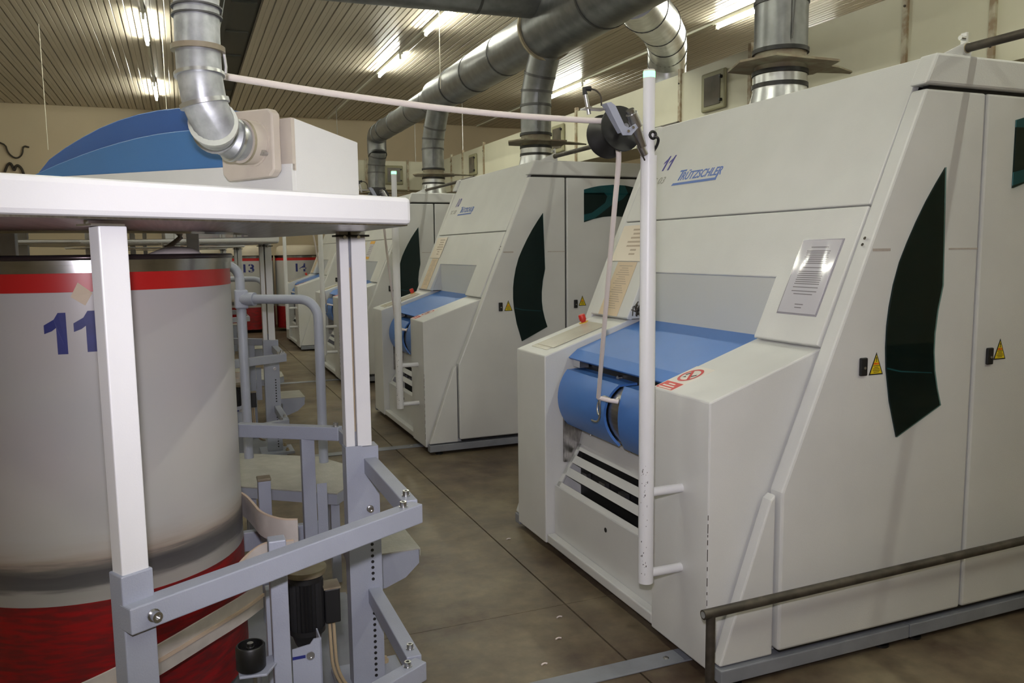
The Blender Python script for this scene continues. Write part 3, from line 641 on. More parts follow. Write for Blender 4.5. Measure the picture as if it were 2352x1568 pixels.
# ================================================================== DUCTS
DX, DZ = 3.36, 3.66
def ring_seams(parent, pts, r, m='seam_dark', name='seam_ring', wdt=.012):
    for i in pts:
        p, d = i
        MB().lathe([(r*.97, -wdt), (r+.006, -wdt), (r+.006, wdt), (r*.97, wdt)], p, d, 28).build(name, m, parent, 50)
def branch(k):
    yb_ = 3.98 + PITCH_Y*k
    t = thing('branch_duct', (DX, yb_, 2.24), ['galvanised duct rising from the top of machine 11', 'galvanised duct dropping from the main duct onto machine 10', 'galvanised duct dropping onto the third machine', 'galvanised duct elbow at the far end of the main duct'][k], 'duct', 'branch ducts onto the machines')
    r = .153
    MB().lathe([(.215, 2.24), (r+.004, 2.47), (r+.004, 2.50)], (DX, yb_, 0), n=32).build('cone', 'galv_shiny', t, 50)
    MB().lathe([(r+.003, 2.50), (r+.003, 2.56)], (DX, yb_, 0), n=32).build('cone_collar', 'galv_shiny', t, 50)
    ring_seams(t, [((DX, yb_, 2.50), (0, 0, 1)), ((DX, yb_, 2.575), (0, 0, 1))], r+.004, 'black_rubber', 'clamp_ring')
    g = MB().xy([(DX-.31, yb_-.02), (DX-.23, yb_-.24), (DX+.23, yb_-.24), (DX+.30, yb_-.05), (DX+.34, yb_+.1), (DX+.2, yb_+.24), (DX-.2, yb_+.24)], 2.615, 2.628).build('slide_gate', 'gate_plate', t)
    MB().xy([(DX+.22, yb_-.10), (DX+.40, yb_-.06), (DX+.58, yb_+.02), (DX+.60, yb_+.06), (DX+.54, yb_+.06), (DX+.38, yb_+.10), (DX+.22, yb_+.10)], 2.628, 2.638).build('gate_handle', 'gate_plate', g)
    MB().lathe([(r-.004, 2.56), (r-.004, 2.72)], (DX, yb_, 0), n=32).build('gate_neck', 'gate_plate', t, 50)
    ring_seams(t, [((DX, yb_, 2.70), (0, 0, 1))], r+.004, 'black_rubber', 'clamp_ring')
    # pipe up to the main duct, a shallow bend in three gores
    dz = .22 if k < 2 else .2
    top = Vector((DX+.03, yb_-.28, DZ-.05)) if k > 0 else Vector((DX, yb_-.1, DZ-.05))
    pts = [(DX, yb_, 2.71), (DX, yb_, 2.98), (DX+.003, yb_-.02, 3.12), (DX+.012, yb_-.08, 3.27)] + ([tuple(top)] if k < 3 else [(DX+.012, yb_-.1, 3.34)])
    MB().tube(pts, r, 28).build('pipe', 'galv_dark', t, 50)
    for i in (1, 2, 3):
        d = Vector(pts[i])-Vector(pts[i-1]); ring_seams(t, [(pts[i], d)], r)
    MB().tube([(DX-.05, yb_-r-.002, 2.74), (DX-.05, yb_-r-.03, 3.10)], .004, 6).build('rivet_seam', 'seam_dark', t)
    return t
for k in range(4): branch(k)
# main duct, stepping down in diameter along its run
md = thing('main_duct', (DX, 8, DZ), 'long galvanised main duct under the ceiling', 'duct')
yA, yB, yC, yE = 4.3, 7.30, 10.9, 14.65
MB().tube([(DX, yA, DZ), (DX, yB, DZ)], .285, 36).build('pipe_section', 'galv_dark', md, 50)
MB().tube([(DX, yB, DZ), (DX, yB+.12, DZ), (DX, yC, DZ)], [.27, .232, .222], 36).build('pipe_section', 'galv_dark', md, 50)
MB().tube([(DX, yC, DZ), (DX, yC+.3, DZ), (DX, yE-.25, DZ-.01)], [.21, .175, .165], 32).build('pipe_section', 'galv_dark', md, 50)
MB().tube(smoothpoly([(DX, yE-.26, DZ-.01), (DX, yE+.02, DZ-.02), (DX+.01, yE+.06, DZ-.30), (DX+.012, yE+.02, DZ-.38)], 3), .172, 28).build('end_elbow', 'galv_dark', md, 50)
ring_seams(md, [((DX, yB-.01, DZ), (0, 1, 0))], .30, 'flange_tan', 'flange', .016)
ring_seams(md, [((DX, y, DZ), (0, 1, 0)) for y in (5.2, 6.15)], .286)
ring_seams(md, [((DX, y, DZ), (0, 1, 0)) for y in (8.35, 9.3, 10.1)], .228)
ring_seams(md, [((DX, y, DZ), (0, 1, 0)) for y in (11.25, 12.1, 13.2, 14.0)], .172)
MB().tube([(DX+.05, 4.6, DZ+.3), (DX+.05, 4.6, ZC)], .01, 6).build('hanger', 'steel', md)
# second duct running to the left from the main duct
cd = thing('cross_duct', (2.2, 6.9, 3.9), 'dark duct crossing the ceiling to the left of the main duct', 'duct')
MB().tube([(3.30, 7.0, 3.86), (1.2, 7.05, 3.84), (-.2, 7.1, 3.84)], .20, 30).build('pipe', 'galv_dark', cd, 50)
ring_seams(cd, [((2.55, 7.02, 3.855), (1, 0, 0)), ((.9, 7.05, 3.84), (1, 0, 0))], .201)
# shiny elbow from the main duct down behind machine 11
ed = thing('elbow_duct', (3.6, 5.6, 3.3), 'shiny segmented duct elbow turning down from the main duct', 'duct')
ep = [(3.45, 5.85, 3.60), (3.95, 6.50, 3.70), (4.55, 7.20, 3.79), (4.90, 7.62, 3.80), (5.08, 7.86, 3.75), (5.18, 8.02, 3.65), (5.22, 8.08, 3.52), (5.22, 8.09, 3.39)]
MB().tube(ep, .215, 30).build('elbow', 'galv_shiny', ed, 25)
for i in range(1, 7): ring_seams(ed, [(ep[i], Vector(ep[i])-Vector(ep[i-1]))], .2155, wdt=.005)

# cream feed duct with inspection windows, running behind the machines and turning at the far end
def inspection(parent, c, ex, n):
    c, ex, n = Vector(c), Vector(ex), Vector(n)
    f = MB().obox(c + n*.02, ex, (0, 0, 1), n, .195, .19, .02).build('inspection_window', 'window_frame', parent, bevel=.02)
    MB().obox(c + n*.043, ex, (0, 0, 1), n, .13, .14, .003).build('pane', 'window_glass_grey', f)
    for a, b in ((.15, .11), (.15, -.11)): MB().lathe([(.016, 0), (.012, .03)], c + ex*a + V(0, 0, b) + n*.04, n, 12).build('knob', 'black_plastic', f, 50)
fd = thing('feed_duct', (5.3, 9, 2.75), 'long cream panelled feed duct with inspection windows behind the machines', 'duct')
FX = 5.0; zb, zt = 2.72, 3.385
brk = []
for k in range(-1, 4): brk += [3.87+3.6*k, 4.57+3.6*k, 6.32+3.6*k]
brk = [y for y in brk if -1 < y < 16.2] + [16.25]
for a, b in zip(brk[:-1], brk[1:]):
    MB().box(FX, FX+.6, a+.003, b-.003, zb, zt).build('panel', 'feed_panel', fd)
for y in brk[:-1]:
    bt = MB().box(FX-.022, FX+.02, y-.022, y+.022, zb-.01, zt+.05).build('batten', 'feed_batten', fd)
    for z in (zb+.12, zt-.1): MB().lathe([(.009, 0), (.009, .008)], (FX-.022, y, z), (-1, 0, 0), 8).build('bolt', 'cable', bt)
for k in range(0, 3): inspection(fd, (FX, 6.86+3.6*k, 3.10), (0, -1, 0), (-1, 0, 0))
fd2 = thing('feed_duct', (4, 16.5, 2.75), 'cream feed duct section turning across the far end of the aisle', 'duct')
for a, b in ((2.5, 3.5), (3.5, 4.35), (4.35, 4.98)): MB().box(a+.004, b-.004, 16.27, 16.85, 2.80, 3.37).build('panel', 'feed_panel', fd2)
for xx in (3.5, 4.35): MB().box(xx-.02, xx+.02, 16.245, 16.28, 2.78, 3.40).build('batten', 'feed_batten', fd2)
inspection(fd2, (4.05, 16.27, 3.09), (1, 0, 0), (0, -1, 0))
for y in (4.6, 8.2, 11.8, 15.4):
    MB().tube([(FX+.25, y, zt), (FX+.25, y, ZC+.03)], .006, 6).build('hanger', 'steel', fd)
for xx in (3.0, 4.6): MB().tube([(xx, 16.55, 3.37), (xx, 16.55, ZC+.03)], .006, 6).build('hanger', 'steel', fd2)

# ================================================================== CAN COILER (frame around the can)
UU = Vector((math.cos(math.radians(30)), math.sin(math.radians(30)), 0)); WW = Vector((-UU.y, UU.x, 0))
DZB, DTH = 1.619, .070
CC = Vector((-.298, 2.991, 0))
def socket_bolt(parent, p, ax=(0, 0, 1), s=1.0):
    MB().lathe([(.012*s, 0), (.012*s, .003*s), (.0095*s, .003*s), (.0095*s, .016*s), (.005*s, .016*s), (.005*s, .010*s)], p, ax, 14).build('bolt', 'steel', parent, 40)
def make_coiler():
    t = thing('can_coiler', (0, 2.6, 0), '', 'can coiler', 'can coilers facing the machines')
    A = Vector((.556, 2.056, 0))
    def onU(q): return A - UU*q
    poly = [A, V(.556, 2.75, 0), V(.36, 3.62, 0), V(-.2, 4.05, 0), V(-.95, 3.9, 0), V(-1.25, 2.7, 0), onU(1.62)+WW*.25, onU(1.3)]
    MB().prism([(p.x, p.y, DZB) for p in poly], (0, 0, DTH)).build('deck', 'paint_coiler', t, bevel=.012)
    ins = [Vector((p.x, p.y, 0)) + (V(-.3, 2.9, 0)-Vector((p.x, p.y, 0))).normalized()*.012 for p in poly]
    MB().prism([(p.x, p.y, DZB-.003) for p in ins], (0, 0, .004)).build('deck_underside', 'steel_brushed', t)
    MB().lathe([(.515, 0), (.515, .006)], (CC.x, CC.y, DZB-.009), n=64).build('coiler_plate', 'steel_polished', t)
    # front left post: white upper, grey sleeve
    pc = Vector((-.143, 1.708, 0)); hx, hy = .0275, .021
    ctr = pc + UU*hx + WW*hy
    MB().obox((ctr.x, ctr.y, 1.245), UU, WW, (0, 0, 1), hx, hy, .36).build('post', 'paint_coiler', t, bevel=.003)
    MB().obox((ctr.x, ctr.y, .46), UU, WW, (0, 0, 1), hx+.005, hy+.005, .46).build('post_sleeve', 'paint_grey', t, bevel=.003)
    tp = MB().obox((ctr.x-.012, ctr.y, 1.607), UU, WW, (0, 0, 1), .032, .03, .002).build('top_plate', 'aluminium', t)
    MB().tube([(ctr.x-.036, ctr.y-.004, 1.606), (ctr.x-.036, ctr.y-.004, 1.622)], .004, 8).build('screw', 'steel', tp)
    # right post: two white half sections with a slot, grey perforated sleeve
    y1, y2 = 2.65, 2.71
    MB().box(.474, .504, y1, y2, .90, 1.618).build('post', 'paint_coiler', t, bevel=.003)
    MB().box(.512, .560, y1, y2, .90, 1.618).build('post', 'paint_coiler', t, bevel=.003)
    MB().box(.480, .552, y1+.022, y2-.006, .90, 1.618).build('post_core', 'paint_base', t)
    MB().tube([(.508, y1+.018, .95), (.508, y1+.016, 1.5)], .003, 6).build('post_cable', 'tan_hose', t, 60)
    MB().box(.462, .572, y1-.006, y2+.002, 1.600, 1.606).build('post_gap', 'dark', t)
    for xx in (.49, .535): MB().lathe([(.006, 0), (.006, .012)], (xx, y1-.004, 1.598), (0, -1, 0), 8).build('screw', 'steel', t)
    MB().xz([(.470, .06), (.470, .905), (.52, .905), (.528, .90), (.572, .90), (.572, .77), (.556, .76), (.556, .70), (.580, .66), (.580, .36), (.556, .35), (.556, .27), (.575, .23), (.575, .06)], y1-.008, y1-.004).build('post_sleeve', 'paint_grey', t)
    sl = MB().box(.470, .580, y1-.004, y2+.004, .055, .899).build('post_sleeve', 'paint_grey', t)
    for k in range(26):
        z = .60-.0205*k
        if k < 9 or k > 11: MB().lathe([(.0055, 0), (.0055, .001)], (.548, y1-.0081, z), (0, -1, 0), 10).build('sleeve_hole', 'dark', sl)
    socket_bolt(t, (.545, y1-.008, .685), (0, -1, 0))
    MB().box(.42, .66, 2.58, 2.82, .035, .055).build('post_foot', 'paint_grey', t, bevel=.003)
    for q in ((.61, 2.62), (.61, 2.78)): MB().lathe([(.014, 0), (.014, .01), (.008, .01), (.008, .022)], (q[0], q[1], .055), n=10).build('bolt', 'tan_hose', t)
    # guard bars, upper and lower: along the front, round the corner, back along the aisle
    for zt_, lower in ((.862, 0), (.405, 1)):
        K = Vector((.575, 2.083, zt_))
        e0 = K - UU*(.815 if not lower else .83)
        MB().obox((K+e0)/2 + WW*.022 - V(0, 0, .027), UU, WW, (0, 0, 1), (K-e0).length/2, .022, .027).build('guard_bar', 'paint_grey', t, bevel=.003)
        MB().box(.530, .574, 2.13, 3.12, zt_-.054, zt_-.001).build('guard_bar', 'paint_grey', t, bevel=.003)
        for q in (K - UU*.05 + WW*.024, V(.552, 2.175, zt_)): socket_bolt(t, (q.x, q.y, zt_-.001))
    e0 = Vector((.575, 2.083, .835)) - UU*.77; socket_bolt(t, e0 - WW*.001, tuple(-WW), 1.1)
    # bar on the far side with its upright
    p, q = Vector((.545, 3.17, .835)), Vector((.172, 3.42, .835))
    MB().bar(p, q, .044, .054).build('guard_bar', 'paint_grey', t, bevel=.003)
    socket_bolt(t, (.53, 3.185, .861))
    MB().box(.40, .452, 3.235, 3.285, .03, .81).build('upright', 'paint_grey', t, bevel=.003)
    cp = MB().box(.235, .285, 3.33, 3.385, .03, .63).build('upright', 'paint_grey', t, bevel=.003)
    MB().box(.233, .287, 3.328, 3.387, .63, .642).build('end_cap', 'gate_plate', cp, bevel=.003)
    MB().box(.14, .50, 3.35, 3.385, .34, .42).build('cross_bar', 'paint_grey', t, bevel=.003)
    MB().box(.455, .495, 3.24, 3.244, .35, .62).build('perforated_strip', 'paint_grey', t)
    # step on the aisle side
    st = MB().xz([(.60, .395), (.60, .40), (.80, .40), (.80, .37), (.797, .37), (.797, .395)], 2.95, 3.30).build('foot_step', 'checker', t)
    MB().xz([(.60, .396), (.795, .396), (.795, .34), (.74, .29), (.66, .26), (.60, .26)], 2.952, 2.958).build('step_bracket', 'paint_grey', t)
    MB().tube([(.615, 2.94, .11), (.615, 2.94, .36)], .008, 10).build('step_rod', 'steel', st, 60)
    MB().lathe([(.016, 0), (.016, .012)], (.615, 2.94, .21), n=6).build('rod_nut', 'steel', st)
    # can guide: two curved rails passing in front of the can and flaring at the exit
    def ringpts(r, a0, a1, z, n=26): return [(CC.x + r*math.cos(math.radians(a0+(a1-a0)*i/n)), CC.y + r*math.sin(math.radians(a0+(a1-a0)*i/n)), z) for i in range(n+1)]
    def band(pts, th, h):
        b = MB(); n = len(pts); vs = []
        for i in range(n):
            a, c = Vector(pts[max(i-1, 0)]), Vector(pts[min(i+1, n-1)]); d = (c-a).normalized(); nn = Vector((d.y, -d.x, 0))
            p0 = Vector(pts[i])
            vs += [p0, p0+nn*th, p0+nn*th+V(0, 0, h), p0+V(0, 0, h)]
        b.add(vs, [(4*i+k, 4*i+(k+1) % 4, 4*i+4+(k+1) % 4, 4*i+4+k) for i in range(n-1) for k in range(4)] + [(3, 2, 1, 0), tuple((n-1)*4+k for k in range(4))])
        return b
    g1 = smoothpoly([(-.60, 2.13, .36), (-.36, 2.215, .36), (-.228, 2.303, .36), (-.115, 2.408, .36), (.018, 2.547, .36), (.12, 2.65, .36), (.187, 2.74, .36)], 2)
    gr = band(g1, .006, .09).build('can_guide', 'guide_white', t, 50)
    band([(p[0], p[1], .40) for p in g1], .012, .01).build('guide_edge', 'guide_edge', gr, 50)
    f1 = smoothpoly([(.14, 3.06, .60), (.17, 2.98, .60), (.19, 2.87, .595), (.205, 2.78, .59), (.26, 2.70, .585), (.31, 2.68, .585)])
    gr = band(f1, .006, .085).build('can_guide', 'guide_white', t, 50)
    band([(p.x, p.y, p.z+.083) for p in f1], .008, .004).build('guide_edge', 'guide_edge', gr, 50)
    f2 = smoothpoly([(.10, 2.55, .50), (.14, 2.60, .52), (.19, 2.60, .55), (.24, 2.56, .56), (.28, 2.555, .56)])
    gr = band(f2, .006, .085).build('can_guide', 'guide_white', t, 50)
    band([(p.x, p.y, p.z+.083) for p in f2], .008, .004).build('guide_edge', 'guide_edge', gr, 50)
    # uprights below the front guard
    u1 = MB().box(.162, .205, 2.04, 2.085, .03, .83).build('upright', 'paint_grey', t, bevel=.003)
    for z in (.745, .62): MB().lathe([(.018, 0), (.018, .001)], (.2051, 2.063, z), (1, 0, 0), 18).build('slot_hole', 'dark', u1)
    MB().box(.168, .20, 2.30, 2.335, .03, .60).build('upright', 'paint_grey', t, bevel=.003)
    # motor with ribbed body and terminal box
    mc = Vector((.283, 2.33, 0)); mo = MB(); n = 48
    prof_ = []
    for k in range(n):
        r = .051 if k % 2 else .045; a = 2*math.pi*k/n; prof_.append((mc.x+r*math.cos(a), mc.y+r*math.sin(a)))
    mo.xy(prof_, .45, .60)
    m_ = mo.build('motor', 'black_plastic', t)
    MB().lathe([(.050, .60), (.050, .615), (.04, .62)], (mc.x, mc.y, 0), n=24).build('motor_cap', 'black_plastic', m_, 40)
    MB().lathe([(.053, .445), (.053, .46), (.035, .41), (.03, .40)], (mc.x, mc.y, 0), n=24).build('motor_foot', 'black_plastic', m_, 40)
    MB().lathe([(.058, .62), (.062, .63), (.062, .638)], (mc.x, mc.y, 0), n=28).build('motor_flange', 'gate_plate', m_, 40)
    tb = MB().box(.333, .378, 2.30, 2.36, .465, .57).build('terminal_box', 'black_plastic', m_, bevel=.004)
    MB().box(.331, .380, 2.298, 2.362, .57, .575).build('box_lid', 'gate_plate', tb)
    for dx in (0, .012): MB().tube(smoothpoly([(.348+dx, 2.33, .465), (.35+dx, 2.33, .38), (.355+dx, 2.34, .30), (.39+dx, 2.36, .22), (.42+dx, 2.4, .2)]), .005, 8).build('motor_cable', 'tan_hose', m_, 60)
    # folded sheet bracket in front of the motor
    bk = MB().xz([(.212, .20), (.288, .20), (.288, .535), (.268, .535), (.258, .522), (.212, .516)], 2.08, 2.084).build('folded_bracket', 'paint_grey', t)
    MB().box(.284, .288, 2.08, 2.15, .20, .53).build('bracket_side', 'paint_grey', bk)
    MB().lathe([(.011, 0), (.011, .004), (.006, .004), (.006, .002)], (.258, 2.08, .492), (0, -1, 0), 16).build('rivet_nut', 'steel', bk, 40)
    MB().box(.212, .245, 2.0788, 2.081, .488, .496).build('cable_tie', 'ink_blue', bk)
    # foot roller on its bracket
    MB().lathe([(.033, 0), (.036, .004), (.036, .058), (.033, .062), (.030, .062), (.030, .045), (.010, .045), (.010, .056)], (.106, 2.03, .515), n=32).build('foot_roller', 'black_rubber', t, 40)
    MB().lathe([(.008, .045), (.008, .066)], (.106, 2.03, .515), n=10).build('roller_bolt', 'steel', t, 40)
    MB().xy([(.075, 2.0), (.14, 1.99), (.175, 2.05), (.175, 2.09), (.11, 2.07), (.075, 2.05)], .505, .512).build('roller_bracket', 'paint_grey', t, bevel=.002)
    MB().tube([(.12, 2.035, .03), (.12, 2.035, .505)], .010, 10).build('roller_stem', 'steel', t, 60)
    # base plate under the can
    MB().prism([(-.9, 2.2, .004), (-.1, 2.0, .004), (.60, 2.3, .004), (.60, 3.5, .004), (-.9, 3.9, .004)], (0, 0, .03)).build('base_plate', 'paint_base', t)
    MB().lathe([(.05, 0), (.045, .02), (.02, .03)], (.36, 2.38, .03), n=20).build('floor_mount', 'steel_brushed', t, 40)
    # rear posts
    MB().box(-.66, -.60, 3.66, 3.72, .03, 1.618).build('post', 'paint_coiler', t, bevel=.003)
    MB().box(-1.0, -.94, 2.2, 2.26, .03, 1.618).build('post', 'paint_coiler', t, bevel=.003)
    MB().box(.02, .07, 3.72, 3.77, .03, 1.618).build('post', 'paint_coiler', t, bevel=.003)
    return t
coil = [make_coiler()]
for k in (1, 2, 3):
    c = copy_tree(coil[0]); c.location += Vector((.055 if k == 1 else .08, PITCH_Y*k, 0)); coil.append(c)
for c, l in zip(coil, ('white and grey can coiler frame in the foreground at left, standing around can 11', 'second can coiler frame, seen behind the grey handrail', 'third can coiler frame down the aisle', 'farthest can coiler frame down the aisle')): c['label'] = l

# ------------------------------------------------------------------ sliver cans
def on_can(c, R):
    """wraps text coordinates round the can wall; ang0 degrees is where x = 0 sits"""
    def mk(ang0, z0):
        return lambda px, py, pz: Vector((c[0] + (R+.0008+pz)*math.cos(math.radians(ang0)+px/R), c[1] + (R+.0008+pz)*math.sin(math.radians(ang0)+px/R), z0+py))
    return mk
def make_can(c, R, zb, label, num=None, ang=-90, tuft=True):
    t = thing('sliver_can', (c[0], c[1], zb), label, 'can', 'sliver cans')
    Z = lambda h: h
    def ringm(name, m, prof): return MB().lathe(prof, (c[0], c[1], zb), n=72).build(name, m, t, 40)
    H = 1.435
    def hollow(z0, z1, m, name, r=R): 
        return MB().lathe([(r-.004, z1), (r-.004, z0), (r, z0), (r, z1)], (c[0], c[1], zb), n=72)
    def sleeve(z0, z1, m, name, r=R):
        b = MB(); n = 72; vs = []
        for k in range(n):
            a = 2*math.pi*k/n; cs, sn = math.cos(a), math.sin(a)
            for rr, zz in ((r-.005, z0), (r, z0), (r, z1), (r-.005, z1)): vs.append((c[0]+rr*cs, c[1]+rr*sn, zb+zz))
        fs = [(4*k+i, 4*k+(i+1) % 4, 4*((k+1) % n)+(i+1) % 4, 4*((k+1) % n)+i) for k in range(n) for i in range(4)]
        return b.add(vs, fs).build(name, m, t, 40)
    sleeve(.03, .462, 'can_red_low', 'lower_band')
    sleeve(.4622, 1.363, 'can_worn', 'can_wall')
    sleeve(1.3632, 1.420, 'can_red', 'red_band')
    sleeve(1.416, 1.438, 'rim_steel', 'rim_lower', R+.004)
    sleeve(1.438, 1.453, 'rim_steel', 'rim_upper', R+.008)
    MB().tube([(c[0]+(R+.003)*math.cos(2*math.pi*k/72), c[1]+(R+.003)*math.sin(2*math.pi*k/72), zb+1.458) for k in range(73)], .0085, 10).build('rim_bead', 'rim_dark', t, 60)
    MB().lathe([(R-.01, .03), (R-.01, .05)], (c[0], c[1], zb), n=48).build('can_floor', 'dark', t)
    for k in range(3):
        a = math.radians(90+120*k); MB().tube([(c[0]+(R-.1)*math.cos(a)-.02, c[1]+(R-.1)*math.sin(a), zb+.02), (c[0]+(R-.1)*math.cos(a)+.02, c[1]+(R-.1)*math.sin(a), zb+.02)], .025, 14).build('castor', 'black_rubber', t, 60)
    if num:
        hgt = .155 if R > .42 else .16
        b = MB(); put_text(b, num, hgt*1.37, (0, 0, 0), (1, 0, 0), (0, 0, 1), width=.20, bold=.006, conv=on_can(c, R)(ang, zb+1.15)); b.build('can_number', 'ink_blue', t)
    return t
can11 = make_can((CC.x, CC.y), .45, .085, 'tall white sliver can numbered 11 with red bands and steel rim', '11')
for ch in list(can11.children):
    if ch.name.startswith('can_number'):
        bpy.data.objects.remove(ch)
b = MB(); cv = on_can((CC.x, CC.y), .45)
for a_, z_ in ((-99.0, 1.276), (-89.6, 1.279)):
    f_ = cv(a_, z_); b.prism([f_(x*.80, y*.80, 0) for x, y in ((.042, 0), (.074, 0), (.074, .145), (.050, .145), (.036, .122), (.004, .103), (.004, .073), (.028, .082), (.042, .093))], (0, -.0008, 0))
b.build('can_number', 'ink_blue', can11)
# tape scrap on the can
tp = MB(); f_ = on_can((CC.x, CC.y), .45)(-89.5, 1.435)
tp.add([f_(0, 0, .0005), f_(.035, -.025, .0005), f_(.055, .01, .0005), f_(.02, .04, .0005)], [(0, 1, 2, 3)]).build('tape_scrap', 'paper_tan', can11)
# cotton coil showing above the rim of can 11 and the sliver feeding it
cp_ = thing('sliver_coil', (CC.x, CC.y, 1.45), 'soft pinkish cotton sliver coiled in the top of can 11', 'sliver')
for k in range(6):
    a0 = math.radians(k*60+10); cx_, cy_ = CC.x+.13*math.cos(a0), CC.y+.13*math.sin(a0)
    MB().tube([(cx_+.20*math.cos(2*math.pi*i/40), cy_+.20*math.sin(2*math.pi*i/40), 1.462+.009*k) for i in range(41)], .028, 10).build('coil_loop', 'cotton', cp_, 60)
MB().tube(smoothpoly([(-.12, 2.98, 1.52), (-.04, 2.96, 1.555), (.03, 2.97, 1.55), (.06, 3.0, 1.52)]), .024, 12).build('coil_loop', 'cotton', cp_, 60)
MB().tube(smoothpoly([(-.05, 2.97, 1.57), (-.02, 2.96, 1.59), (.0, 2.95, 1.608)]), .008, 10).build('sliver_end', 'cotton', cp_, 60)
# cans standing against the far wall
far = [(2.18, 16.75, 'sliver can numbered 14 standing by the far wall', '14'), (1.21, 16.85, 'sliver can numbered 13 standing left of can 14 by the far wall', '13'), (.24, 16.9, 'sliver can farthest left by the far wall, behind the coilers', None), (3.15, 16.75, 'sliver can right of can 14, mostly behind the last machine', None)]
for fx, fy, l, nm in far:
    make_can((fx, fy), .47, .04, l, nm, ang=-106 if nm else -90)
    h = MB().lathe([(.43, 1.40), (.44, 1.52), (.43, 1.62), (.38, 1.65), (.2, 1.665)], (fx, fy, .04), n=40).build('cotton_heap', 'cotton_pile', None, 60)
    tag(h, 'cotton sliver heaped above the rim of the ' + (('far can numbered ' + nm) if nm else ('leftmost far can' if fx < 1 else 'rightmost far can')) if nm != '14' else 'cotton sliver heaped on the can numbered 14 by the far wall', 'sliver', 'cotton heaps on far cans')

# ------------------------------------------------------------------ drafting head with blue hood on the first coiler deck
dh = thing('drafting_head', (0, 2.6, DZB+DTH), 'white drafting head with a curved blue hood on the foreground deck', 'drafting head')
HA = math.radians(37); HU = Vector((math.cos(HA), math.sin(HA), 0)); HW = Vector((-HU.y, HU.x, 0))
E0 = Vector((.291, 2.24, 0)); zd = DZB+DTH+.001
# end box with sloping top
def HP(a, b, z): p = E0 + HU*a + HW*b; return (p.x, p.y, z)
MB().prism([HP(0, 0, zd), HP(.252, 0, zd), HP(.252, 0, 1.868), HP(0, 0, 1.906)], HW*.16).build('end_box', 'paint_white', dh, bevel=.003)
MB().prism([HP(-.012, 0, zd), HP(-.012, 1.24, zd), HP(-.012, 1.24, 1.815), HP(-.012, 0, 1.785)], HU*.012).build('body_front', 'paint_white', dh)
MB().prism([HP(0, .16, zd), HP(.23, .16, zd), HP(.23, .16, 1.77), HP(0, .16, 1.78)], HW*1.05).build('body', 'paint_white', dh)
MB().prism([HP(-.008, 0, 1.768), HP(-.008, .06, 1.768), HP(-.008, .06, 1.905), HP(-.008, 0, 1.905)], HU*.012).build('spacer_plate', 'beige_plate', dh)
# square flange plate where the suction pipe enters
pp = [(.026, 1.768), (.044, 1.751), (.205, 1.747), (.226, 1.765), (.231, 1.908), (.222, 1.932), (.040, 1.927), (.026, 1.914)]
pl = MB().prism([HP(-.05, b, z) for b, z in pp], HU*.03).build('flange_plate', 'beige_plate', dh, bevel=.005)
nrm_h = -HU
c0 = Vector(HP(-.05, .100, 1.842))
MB().lathe([(.062, 0), (.062, .003)], c0, nrm_h, 30).build('spigot_ring', 'beige_plate', pl)
MB().lathe([(.057, 0), (.057, .045)], c0, nrm_h, 30).build('spigot', 'beige_plate', pl, 40)
MB().lathe([(.008, 0), (.008, .018)], Vector(HP(-.05, .052, 1.812)), nrm_h, 10).build('bolt', 'steel', pl, 40)
# blue hood: curved front cheek and taller rear cover
def hood(b0, off, prof_, name, m, th):
    MB().prism([HP(off, b, z) for b, z in prof_], HU*th).build(name, m, dh, bevel=.003)
hood(0, -.006, [(.06, 1.787), (.06, 1.88), (.2, 1.897), (.37, 1.906), (.46, 1.909), (.56, 1.909), (.66, 1.905), (.75, 1.898), (.85, 1.888), (.95, 1.875), (1.1, 1.852), (1.26, 1.822), (1.26, 1.815)], 'hood_cheek', 'paint_hood', .012)
hood(0, .03, [(.24, 1.80), (.24, 1.94), (.30, 1.962), (.40, 1.977), (.50, 1.984), (.60, 1.987), (.70, 1.984), (.80, 1.975), (.90, 1.96), (1.0, 1.938), (1.1, 1.912), (1.2, 1.88), (1.27, 1.84), (1.27, 1.80)], 'hood_cover', 'paint_hood_dark', .10)
# suction pipe to the flange
hd = thing('suction_pipe', (c0.x, c0.y, c0.z), 'small galvanised pipe bending from the ceiling into the drafting head', 'duct')
pb = c0 + nrm_h*.035
base_t = Vector((.045, 2.085, 0))
path = [pb, pb + nrm_h*.03, pb + nrm_h*.07 + V(-.012, 0, .018), Vector((.085, 2.07, 1.856)), Vector((.068, 2.065, 1.90)), Vector((.060, 2.07, 1.965)), Vector((.060, 2.08, 2.05)), Vector((.063, 2.09, 2.18)), Vector((.09, 2.15, ZC))]
MB().tube(path, .0505, 28).build('pipe', 'galv', hd, 30)
for i, (m_, w_) in ((1, ('galv_shiny', .004)), (2, ('galv_shiny', .005)), (3, ('galv_shiny', .005)), (4, ('galv_shiny', .005)), (5, ('galv_shiny', .004))):
    d = path[i+1]-path[i-1]; ring_seams(hd, [(path[i], d), ], .0508, m_, 'seam_ring', w_)
ring_seams(hd, [(Vector((.060, 2.078, 2.025)), (0, 0, 1))], .0545, 'gate_plate', 'clamp_ring', .006)
ring_seams(hd, [(Vector((.0615, 2.085, 2.10)), (0, 0, 1)), (Vector((.062, 2.086, 2.12)), (0, 0, 1)), ], .0508, 'seam_dark', 'seam_ring', .002)
ring_seams(hd, [(pb+nrm_h*.005, nrm_h)], .0515, 'gate_plate', 'clamp_ring', .004)
MB().tube([(.117, 2.085, 2.02), (.120, 2.085, 1.99), (.119, 2.085, 1.975)], .004, 6).build('clamp_screw', 'steel', hd)

